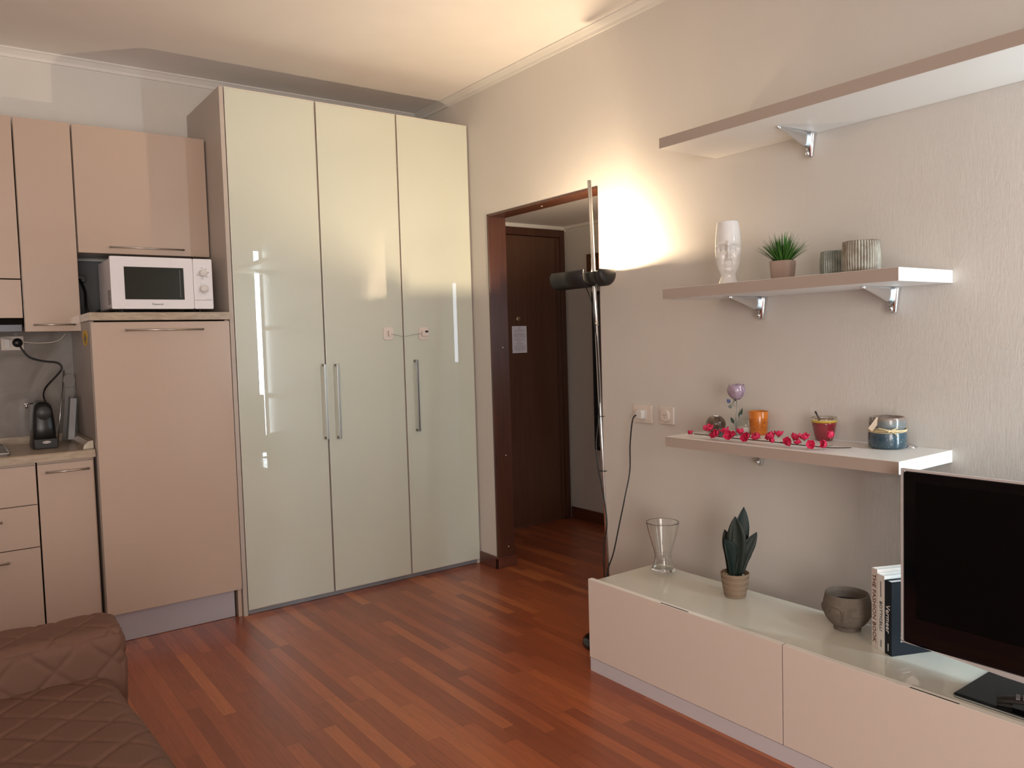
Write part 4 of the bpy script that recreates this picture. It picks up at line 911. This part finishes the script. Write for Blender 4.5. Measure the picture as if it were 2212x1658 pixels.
# clear tealight glass with a white tealight
cx, cy = 2.505, 1.915
t = thing('tealight_glass', (cx, cy, TZ), 'short clear glass with a pale candle inside, beside the orange glass', 'candle glass')
R_ = 0.034
build('glass', G().lathe([(0.0001,0.0006),(R_-0.002,0.0006),(R_,0.003),(R_+0.0015,0.060),(R_,0.061),(R_-0.0015,0.060),(R_-0.0035,0.007),(0.0001,0.006)], (cx,cy,TZ), 48), M_TGLASS, t)
build('candle', G().lathe([(0.0001,0.0075),(R_-0.0045,0.0075),(R_-0.004,0.028),(R_-0.007,0.0285),(0.0001,0.027)], (cx,cy,TZ), 40), mat('pale_wax', (0.78,0.68,0.62), 0.5), t)
# orange candle glass
cx, cy = 2.525, 1.865
def orange_mat():
    m, nt, b = node_mat('orange_patterned_glass'); N, L = nt.nodes, nt.links
    tc = N.new('ShaderNodeTexCoord'); mp = N.new('ShaderNodeMapping'); mp.inputs['Scale'].default_value = (1,1,1); L.new(tc.outputs['Object'], mp.inputs[0])
    vo = N.new('ShaderNodeTexNoise'); vo.inputs['Scale'].default_value = 95; vo.inputs['Detail'].default_value = 1; vo.inputs['Distortion'].default_value = 2.5; L.new(mp.outputs[0], vo.inputs[0])
    sp = N.new('ShaderNodeSeparateXYZ'); L.new(tc.outputs['Object'], sp.inputs[0])
    def mm(op, a, b_): 
        n = N.new('ShaderNodeMath'); n.operation = op
        for i, v in enumerate((a,b_)):
            if isinstance(v,(int,float)): n.inputs[i].default_value = v
            else: L.new(v, n.inputs[i])
        return n.outputs[0]
    band = mm('MULTIPLY', mm('GREATER_THAN', sp.outputs[2], 0.018), mm('LESS_THAN', sp.outputs[2], 0.062))
    line = mm('MULTIPLY', mm('LESS_THAN', mm('ABSOLUTE', mm('SUBTRACT', vo.outputs['Fac'], 0.5), 0), 0.035), band)
    mx = N.new('ShaderNodeMix'); mx.data_type = 'RGBA'; mx.inputs[6].default_value = (0.62,0.17,0.012,1); mx.inputs[7].default_value = (0.22,0.05,0.006,1)
    L.new(line, mx.inputs[0]); L.new(mx.outputs[2], b.inputs['Base Color']); b.inputs['Roughness'].default_value = 0.2; b.inputs['Coat Weight'].default_value = 0.5; b.inputs['Transmission Weight'].default_value = 0.0
    return m
o = build('orange_glass', G().lathe([(0.0001,0.0),(0.031,0.0),(0.0325,0.003),(0.0370,0.088),(0.0360,0.0895),(0.0345,0.088),(0.030,0.02),(0.0001,0.016)], (cx,cy,TZ), 56), orange_mat(), loc=(cx,cy,TZ))
tag(o, 'opaque orange patterned candle glass on the blossom shelf', 'candle glass')
# red cup with yellow rim and a small spoon
cx, cy = 2.53, 1.592
t = thing('red_cup', (cx, cy, TZ), 'dark red glass cup with a yellow band and clear rim', 'cup')
m_red = mat('red_wax_glass', (0.22,0.012,0.022), 0.12, coat=1.0, var=0.5, vscale=55)
rr = lambda z: 0.026+0.0155*min(1,(z/0.062))**0.55
build('cup_body', G().lathe([(0.0001,0.0),(0.024,0.0)]+[(rr(z), z) for z in [0.001+0.0635*k/14 for k in range(15)]]+[(0.038,0.0646),(0.0001,0.0635)], (cx,cy,TZ), 56), m_red, t)
build('yellow_band', G().lathe([(0.0412,0.0648),(0.0424,0.0648),(0.0428,0.0735),(0.0414,0.0735),(0.0412,0.0648)], (cx,cy,TZ), 56), mat('yellow_band', (0.55,0.36,0.05), 0.25), t)
build('clear_rim', G().lathe([(0.0412,0.0737),(0.0428,0.0737),(0.0430,0.082),(0.0420,0.0828),(0.0412,0.082),(0.0412,0.0737)], (cx,cy,TZ), 56), M_GLASS, t)
sp_ = thing('small_spoon', (cx, cy, TZ+0.06), 'small dark spoon standing in the red glass cup', 'spoon')
build('handle', G().tube([Vector((cx,cy,TZ+0.066))+right_*-0.012, Vector((cx,cy,TZ+0.104))+right_*-0.030+fwd_*0.004], [0.0028,0.0034], 10), mat('dark_spoon', (0.07,0.055,0.05), 0.3, metal=0.5), sp_)
build('bowl', G().ball(Vector((cx,cy,TZ+0.0685))+right_*-0.012, 0.005, 12, 8, 1, 1, 0.5), mat('dark_spoon', (0,0,0)), sp_)
# blue two-tone candle jar with raffia and tag
cx, cy = 2.498, 1.345
t = thing('candle_jar', (cx, cy, TZ), 'blue-grey stoneware candle jar tied with raffia and a paper tag', 'candle jar')
m_j, nt, b = node_mat('two_tone_glaze'); N, L = nt.nodes, nt.links
tc = N.new('ShaderNodeTexCoord'); sp = N.new('ShaderNodeSeparateXYZ'); L.new(tc.outputs['Object'], sp.inputs[0])
nz = N.new('ShaderNodeTexNoise'); nz.inputs['Scale'].default_value = 60; nz.inputs['Detail'].default_value = 5; L.new(tc.outputs['Object'], nz.inputs[0])
ma = N.new('ShaderNodeMath'); ma.operation = 'MULTIPLY_ADD'; ma.inputs[1].default_value = 0.012; L.new(nz.outputs['Fac'], ma.inputs[0]); L.new(sp.outputs[2], ma.inputs[2])
mr = N.new('ShaderNodeMapRange'); mr.inputs[1].default_value = 0; mr.inputs[2].default_value = 0.115; L.new(ma.outputs[0], mr.inputs[0])
rp = N.new('ShaderNodeValToRGB'); L.new(mr.outputs[0], rp.inputs[0]); e = rp.color_ramp.elements; e[0].color = (0.028,0.060,0.085,1); e[0].position = 0.0; e[1].color = (0.26,0.17,0.125,1); e[1].position = 0.97
for p, c in ((0.50,(0.030,0.068,0.095,1)),(0.58,(0.12,0.14,0.15,1)),(0.80,(0.15,0.16,0.16,1)),(0.93,(0.22,0.15,0.115,1))): q = e.new(p); q.color = c
n2 = N.new('ShaderNodeTexNoise'); n2.inputs['Scale'].default_value = 170; L.new(tc.outputs['Object'], n2.inputs[0])
gt = N.new('ShaderNodeMath'); gt.operation = 'GREATER_THAN'; gt.inputs[1].default_value = 0.70; L.new(n2.outputs['Fac'], gt.inputs[0])
mx = N.new('ShaderNodeMix'); mx.data_type = 'RGBA'; L.new(gt.outputs[0], mx.inputs[0]); L.new(rp.outputs[0], mx.inputs[6]); mx.inputs[7].default_value = (0.45,0.55,0.60,1); L.new(mx.outputs[2], b.inputs['Base Color'])
b.inputs['Roughness'].default_value = 0.22; b.inputs['Coat Weight'].default_value = 0.6
build('jar', G().lathe([(0.0001,0.0)]+smooth_profile([(0.050,0.0),(0.0555,0.004),(0.0580,0.012),(0.0582,0.040),(0.0570,0.052),(0.0535,0.058),(0.0530,0.066),(0.0555,0.074),(0.0560,0.090),(0.0545,0.099),(0.052,0.1025)], 5)+[(0.049,0.101),(0.048,0.09),(0.0001,0.088)], (cx,cy,TZ), 64), m_j, t)
m_raf = mat('raffia', (0.60,0.47,0.27), 0.7, var=0.2, vscale=90)
g = G()
for k in range(5):
    ph = random.uniform(0, 6); pts = [(cx+0.0572*math.cos(a), cy+0.0572*math.sin(a), TZ+0.0605+0.0035*math.sin(a+ph)+0.0016*(k-2)) for a in [2*PI*i/40 for i in range(41)]]
    g.tube(pts, 0.0014, 6)
build('raffia_tie', g, m_raf, t)
kn = Vector((cx,cy,TZ+0.061))-fwd_*0.0590+right_*-0.024
build('knot', G().ball(kn, 0.0045, 12, 8).tube(spline([kn, kn+right_*0.018+Vector((0,0,0.006)), kn+right_*0.045+fwd_*0.012+Vector((0,0,0.012))],5), 0.0018, 6).tube(spline([kn, kn+right_*0.015+Vector((0,0,-0.004)), kn+right_*0.028+Vector((0,0,-0.016))],5), 0.0014, 6).tube(spline([kn, kn+right_*-0.012+Vector((0,0,0.006)), kn+right_*-0.027+fwd_*0.012+Vector((0,0,0.010))],5), 0.0014, 6), m_raf, t)
tg = Vector((cx,cy,TZ+0.082))-fwd_*0.030+right_*-0.056
dt = (right_*0.62+Vector((0,0,0.78))).normalized()
build('paper_tag', G().obox(tg, dt, (dt.cross(fwd_)), fwd_, 0.023, 0.0085, 0.0006), mat('kraft_tag', (0.42,0.31,0.22), 0.8), t)
build('tag_string', G().tube(spline([tg+dt*0.022, Vector((cx,cy,TZ+0.106))-fwd_*0.02+right_*-0.03, Vector((cx,cy,TZ+0.108))+right_*-0.005, Vector((cx,cy,TZ+0.104))+right_*0.015], 5), 0.0007, 5), M_PRINT, t)
# blossom branch
m_bl = mat('magenta_petal', (0.60,0.020,0.085), 0.55, var=0.25, vscale=60); m_bs = mat('branch_stem', (0.05,0.028,0.018), 0.7); m_bg = mat('sepal_green', (0.09,0.13,0.05), 0.6)
t = thing('blossom_branch', (2.34, 1.75, TZ), 'long artificial branch with magenta blossoms lying on the shelf', 'artificial flowers')
stem_px = [(2.325,2.02),(2.325,1.95),(2.318,1.88),(2.318,1.80),(2.322,1.73),(2.325,1.66),(2.318,1.60),(2.318,1.54),(2.345,1.475),(2.385,1.43)]
build('stem', G().tube(spline([(x-0.018*(i < 8), y-0.025, TZ+0.012-0.006*(i > 7)) for i, (x, y) in enumerate(stem_px)], 5), 0.0018, 6), m_bs, t)
def blossom(p, d, s, cup=0.6, npet=5, name='blossom'):
    g = G(); d = Vector(d).normalized(); a_ = d.cross(Vector((0.2,0.3,1))).normalized(); b_ = d.cross(a_)
    for k in range(npet):
        th = 2*PI*k/npet+random.random(); o_ = (a_*math.cos(th)+b_*math.sin(th)); pd = (o_+d*cup).normalized()
        g.petal(Vector(p)+o_*0.002, pd, d-o_*0.2, s, s*0.52, 0.25, 6)
    bl = build(name, g, m_bl, t, solid=0.0008); return bl
spots = [((2.325,2.028,.012),(0.1,1,0.1),.020,2.2,3),((2.315,1.938,.026),(-.4,0,.9),.024,.5,5),((2.318,1.905,.014),(-.7,.5,.2),.020,.6,5),((2.322,1.870,.022),(-.2,.2,1),.022,.5,5),((2.315,1.848,.014),(-.8,-.3,.3),.022,.5,5),
         ((2.318,1.802,.024),(.1,.1,1),.020,.8,4),((2.315,1.782,.012),(-.7,-.5,.2),.021,.7,5),((2.322,1.730,.014),(-.6,.3,.6),.022,.8,4),((2.322,1.668,.018),(-.3,.4,.7),.024,.9,5),((2.325,1.648,.028),(.2,.1,1),.020,.6,5),
         ((2.318,1.610,.012),(-.6,-.4,.3),.021,.7,5),((2.322,1.588,.022),(.3,-.2,.8),.021,.8,5),((2.318,1.545,.026),(-.2,-.1,1),.022,.5,5),((2.312,1.520,.012),(-.6,-.5,.2),.020,.6,4),((2.348,1.470,.034),(0,0,1),.022,1.2,4),((2.345,1.480,.014),(-.5,.2,.1),.020,.7,5)]
rnd = random.Random(3)
for k in range(13):
    y_ = 1.93-0.034*k+rnd.uniform(-.008, .008)
    spots.append(((2.322+rnd.uniform(-.012, .014), y_, rnd.uniform(.007, .020)), (rnd.uniform(-.9, -.2), rnd.uniform(-.9, .9), rnd.uniform(0, .7)), rnd.uniform(.015, .021), rnd.uniform(.6, 1.6), rnd.choice((3, 4, 5))))
for p, d, s_, c_, n_ in spots:
    px_, py_ = p[0]-0.018, p[1]-0.025
    bl = blossom((px_, py_, TZ+p[2]+0.004), d, s_*1.12, c_*1.25, n_)
    build('sepal', G().ball((px_, py_, TZ+p[2]+0.0035), 0.0030, 8, 6), m_bg, bl)
build('sprig', G().petal((2.345,1.470,TZ+0.008), (0.2,-1,0.15), (0,0,1), 0.022, 0.007, 0.1).petal((2.322,1.625,TZ+0.010), (-.5,-.6,0.1), (0,0,1), 0.020, 0.006, 0.1).petal((2.325,1.655,TZ+0.035), (.3,-.4,0.6), (0,1,0), 0.016, 0.005, 0.1), m_bg, t, solid=0.0008)

# ------------------------------------------------------------------ wall outlets
def plate(name, y, z, w, h, label):
    t = thing(name, (XW, y, z-h/2), label, 'socket')
    build('plate', G().rbox(XW-0.009, XW-0.0002, y-w/2, y+w/2, z-h/2, z+h/2, 0.006, 'x'), M_PINKPLAST, t, bevel=0.0025)
    return t
t = plate('power_socket', 2.526, 0.978, 0.118, 0.080, 'cream power socket with a white plug beside the doorway')
build('insert', G().rbox(XW-0.0105, XW-0.009, 2.500, 2.551, 0.954, 0.999, 0.003, 'x'), M_WPLAST, t)
t = plate('phone_socket', 2.380, 0.980, 0.084, 0.078, 'white round-faced phone socket right of the power socket')
f = build('round_face', G().rbox(XW-0.020, XW-0.009, 2.357, 2.404, 0.954, 1.004, 0.018, 'x'), M_PINKPLAST, t, bevel=0.002)
g = G()
for dy, dz in ((0.006, 0.004), (-0.006, 0.004), (0, -0.006)):
    g.box(XW-0.0208, XW-0.0195, 2.380+dy-0.0016, 2.380+dy+0.0016, 0.980+dz-0.0018, 0.980+dz+0.0018)
build('pin_holes', g, M_PRINT, f)

# ------------------------------------------------------------------ floor lamp
LB = Vector((2.30, 2.472, 0)); LT = Vector((2.46, 2.722, 2.05))
def LPt(z): return LB+(LT-LB)*(z/2.05)
t = thing('floor_lamp', (LB.x, LB.y, 0), 'slim black and chrome floor lamp with a lit horizontal trough head', 'floor lamp')
build('base', G().lathe([(0.0001,0.0),(0.122,0.0),(0.126,0.006),(0.122,0.022),(0.100,0.034),(0.045,0.040),(0.014,0.043),(0.012,0.055),(0.0001,0.055)], (LB.x, LB.y, 0.001), 48), M_BLKGLOSS, t)
build('pole', G().tube([LPt(0.03), LPt(0.9), LPt(0.905), LPt(1.40), LPt(1.402), LPt(2.05)], [0.0065,0.0065,0.0075,0.0075,0.0090,0.0090], 16), M_CHROME, t)
build('pole_collar', G().tube([LPt(1.385), LPt(1.402)], 0.0098, 16), M_STEEL, t)
build('pole_clip', G().obox(LPt(0.98), (0,1,0), (1,0,0), (0,0,1), 0.016, 0.010, 0.0015).obox(LPt(0.74), (0,1,0), (1,0,0), (0,0,1), 0.014, 0.010, 0.0015), M_BLACK, t)
HC = LPt(1.615); HX_, HZ_ = HC.x, HC.z; R0 = 0.054
# trough: open towards the ceiling and the wall, capped by rounded ends
def trough(y0, y1, a0, a1, r, cap0, cap1, n=28, m=6):
    vs = []; fs = []; secs = []
    if cap0:
        for k in range(m): a = PI/2*(1-k/m); secs.append((y0-cap0*math.sin(a), r*math.cos(a)+0.001))
    secs.append((y0, r)); secs.append((y1, r))
    if cap1:
        for k in range(1, m+1): a = PI/2*k/m; secs.append((y1+cap1*math.sin(a), r*math.cos(a)+0.001))
    for y, rr in secs:
        for k in range(n+1):
            a = math.radians(a0+(a1-a0)*k/n); vs.append((HX_+rr*math.cos(a), y, HZ_+rr*math.sin(a)))
    for i in range(len(secs)-1):
        for k in range(n): fs.append((i*(n+1)+k, i*(n+1)+k+1, (i+1)*(n+1)+k+1, (i+1)*(n+1)+k))
    return G().add(vs, fs, True)
# angles run from the wall side, under the head, to the room side
build('lamp_shade', trough(HC.y+0.014, HC.y+0.246, 25, -207, R0, 0, 0), M_SOFTBLACK, t, solid=0.0016)
build('lamp_shade', trough(HC.y-0.082, HC.y-0.030, 25, -190, R0, 0, 0), M_SOFTBLACK, t, solid=0.0016)
build('shade_bridge', trough(HC.y-0.036, HC.y+0.020, 25, -192, R0-0.002, 0, 0), M_SOFTBLACK, t, solid=0.0016)
def end_cap(y, ztop, ydir):
    poly = [(HX_+R0*math.cos(math.radians(a)), HZ_+R0*math.sin(math.radians(a))) for a in [math.degrees(math.asin(ztop/R0))-(180+2*math.degrees(math.asin(ztop/R0)))*k/20 for k in range(21)]]
    n = len(poly); c = (HX_, HZ_-0.012); vs = []; fs = []
    for i in range(5):
        f = math.cos(PI/2*i/4); d = 0.022*math.sin(PI/2*i/4)*ydir
        for x, z in poly: vs.append((c[0]+(x-c[0])*(f*0.75+0.25 if i < 4 else 0.22), y+d, min(c[1]+(z-c[1])*(f*0.75+0.25 if i < 4 else 0.22), HZ_+ztop)))
    for i in range(4):
        for k in range(n): fs.append((i*n+k, i*n+(k+1)%n, (i+1)*n+(k+1)%n, (i+1)*n+k))
    fs.append(tuple(4*n+k for k in range(n))); return G().add(vs, fs, True)
build('shade_end', end_cap(HC.y+0.246, 0.012, 1), M_SOFTBLACK, t)
build('shade_end', end_cap(HC.y-0.082, 0.020, -1), M_SOFTBLACK, t)
build('head_joint', G().tube([(HX_, HC.y+0.016, HZ_-0.018), (HX_, HC.y-0.034, HZ_-0.018)], 0.024, 24), M_BLACK, t)
build('clamp', G().obox((HX_-0.004, HC.y-0.058, HZ_-0.010), (1,0,0), (0,1,0), (0,0.35,1), 0.018, 0.010, 0.022), M_BLACK, t, bevel=0.003)
BUL = Vector((HX_+0.004, HC.y+0.032, HZ_+0.010))
build('halogen_bulb', G().tube([BUL+Vector((0,0.012,-0.012)), BUL+Vector((0,0.075,-0.012))], 0.0045, 12), mat('bulb_glow', (1,0.8,0.5), 0.4, emit=(1.0,0.78,0.5), estr=40), t)
ld = bpy.data.lights.new('halogen_light', 'POINT'); ld.energy = LAMP_POWER; ld.color = LAMP_COL; ld.shadow_soft_size = 0.014
lo = bpy.data.objects.new('halogen_light', ld); COL.objects.link(lo); lo.parent = t; lo.location = BUL-t.location
# lamp cord: down the pole, out to the wall socket
pp = [Vector((HX_-0.01, HC.y+0.05, HZ_-0.045)), LPt(1.50)+Vector((-0.012,0.012,0)), LPt(1.40)+Vector((-0.012,0.0,0)), LPt(1.32)+Vector((-0.01,-0.010,0)), LPt(1.2)+Vector((-0.012,-0.014,0)), LPt(1.08)+Vector((-0.012,-0.014,0)), LPt(0.96)+Vector((-0.012,0.002,0)), LPt(0.86)+Vector((-0.012,0.024,0)), LPt(0.76)+Vector((-0.012,0.020,0)), LPt(0.64)+Vector((-0.012,-0.006,0)), LPt(0.52)+Vector((-0.012,-0.022,0)), LPt(0.42)+Vector((-0.012,0.004,0)), LPt(0.30)+Vector((-0.012,0.012,0)), LPt(0.12)+Vector((-0.010,0.004,0)), LPt(0.05)+Vector((-0.018,0.01,0))]
build('power_cord', G().tube(spline(pp, 6), 0.0030, 8), M_BLACK, t)
c2 = [(2.552,2.537,0.978),(2.53,2.545,0.955),(2.53,2.565,0.84),(2.53,2.570,0.72),(2.50,2.575,0.60),(2.44,2.555,0.48),(2.37,2.52,0.38),(2.31,2.50,0.30),(2.285,2.47,0.20),(2.282,2.455,0.10),(2.30,2.43,0.048)]
cd = build('wall_cord', G().tube(spline(c2, 7), 0.0033, 8), M_BLACK, t)
build('plug', G().rbox(2.545, XW-0.0105, 2.505, 2.545, 0.958, 0.996, 0.008, 'x'), M_WPLAST, cd, bevel=0.002)

# ------------------------------------------------------------------ quilted sofa
M_SOFA = mat('brown_quilted_cloth', (0.155, 0.080, 0.055), 0.7, bump=0.12, bscale=(260,260,260), var=0.08, vscale=5, spec=0.3)
def sgn(v): return -1 if v < 0 else 1
def noise2(a, b):
    return (math.sin(a*7.1+b*3.3)+math.sin(a*3.7-b*8.9+1.3)+math.sin(a*12.3+b*5.1+0.7)*0.5)/2.5
def quilt(a, b, s):
    # diamond quilting: 0 on the stitch lines, 1 in the middle of a diamond
    p = ((a+b)/s) % 1; q = ((a-b)/s) % 1
    d = min(p, 1-p, q, 1-q); return min(1, d/0.10)**0.55
def cushion(x0, x1, y0, y1, z0, z1, r, nx, ny, nz, qs, amp, wr=0.004, crown=0.0, sag=None):
    # rounded box with quilted displacement on all sides
    g = G(); cx, cy, cz = (x0+x1)/2, (y0+y1)/2, (z0+z1)/2; hx, hy, hz = (x1-x0)/2, (y1-y0)/2, (z1-z0)/2
    def pt(p):
        q = Vector((max(-hx+r, min(hx-r, p.x)), max(-hy+r, min(hy-r, p.y)), max(-hz+r, min(hz-r, p.z)))); n = (p-q)
        n = n.normalized() if n.length > 1e-9 else Vector((0,0,1)); s_ = q+n*r
        if abs(n.z) > 0.6: a, b = s_.x+cx, s_.y+cy
        elif abs(n.x) > abs(n.y): a, b = s_.y+cy, s_.z+cz+0.3
        else: a, b = s_.x+cx, s_.z+cz+0.3
        h = amp*quilt(a, b, qs)+wr*noise2(a*3, b*3)
        if n.z > 0.5: h += crown*(1-(s_.x/hx)**2)*(1-(s_.y/hy)**2)
        o = s_+n*h+Vector((cx,cy,cz))
        return sag(o) if sag else o
    def grid(f, nu, nv):
        vs = [pt(f(-1+2*i/nu, -1+2*j/nv)) for i in range(nu+1) for j in range(nv+1)]
        fs = [(i*(nv+1)+j, i*(nv+1)+j+1, (i+1)*(nv+1)+j+1, (i+1)*(nv+1)+j) for i in range(nu) for j in range(nv)]
        g.add(vs, fs, True)
    grid(lambda u,v: Vector((u*hx, v*hy, hz)), nx, ny); grid(lambda u,v: Vector((u*hx, v*hy, -hz)), 2, 2)
    grid(lambda u,v: Vector((hx, u*hy, v*hz)), ny, nz); grid(lambda u,v: Vector((-hx, u*hy, v*hz)), ny, nz)
    grid(lambda u,v: Vector((u*hx, hy, v*hz)), nx, nz); grid(lambda u,v: Vector((u*hx, -hy, v*hz)), nx, nz)
    return g
def merge(o, d=0.0008):
    bm = bmesh.new(); bm.from_mesh(o.data); bmesh.ops.remove_doubles(bm, verts=bm.verts, dist=d); bmesh.ops.recalc_face_normals(bm, faces=bm.faces); bm.to_mesh(o.data); bm.free()
t = thing('sofa', (-0.1, 1.7, 0), 'brown sofa under a diamond-quilted throw, cut off by the lower left corner', 'sofa')
def seat_shape(o):
    # the cover bulges towards the room near the middle of its front edge
    if o.x > 0.1: o.x += 0.030*math.exp(-((o.y-1.85)/0.35)**2)*(o.x-0.1)/0.25
    return o
seat = build('seat', cushion(-0.62, 0.350, 0.62, 2.50, 0.10, 0.425, 0.055, 200, 340, 40, 0.140, 0.0080, 0.0022, 0.012, seat_shape), M_SOFA, t, fixn=False); merge(seat)
arm = build('armrest', cushion(-0.62, 0.385, 2.425, 2.640, 0.06, 0.545, 0.034, 200, 60, 100, 0.140, 0.0070, 0.005, 0.004), M_SOFA, t, fixn=False); merge(arm)
arm = build('armrest', cushion(-0.62, 0.385, 0.42, 0.63, 0.06, 0.545, 0.050, 60, 24, 40, 0.118, 0.005, 0.005, 0.004), M_SOFA, t, fixn=False); merge(arm)
back = build('backrest', cushion(-0.90, -0.60, 0.42, 2.64, 0.06, 0.80, 0.08, 30, 100, 50, 0.118, 0.005, 0.005, 0.0), M_SOFA, t, fixn=False); merge(back)
build('piping', G().tube(spline([(0.392,2.622,0.07),(0.394,2.622,0.20),(0.394,2.622,0.35),(0.394,2.620,0.48),(0.391,2.618,0.52)], 5), 0.004, 8), M_SOFA, t)
for x in (-0.8, 0.25):
    for y in (0.5, 2.53): build('leg', G().tube([(x,y,0.0),(x,y,0.08)], [0.02,0.025], 12), M_DWOOD, t)
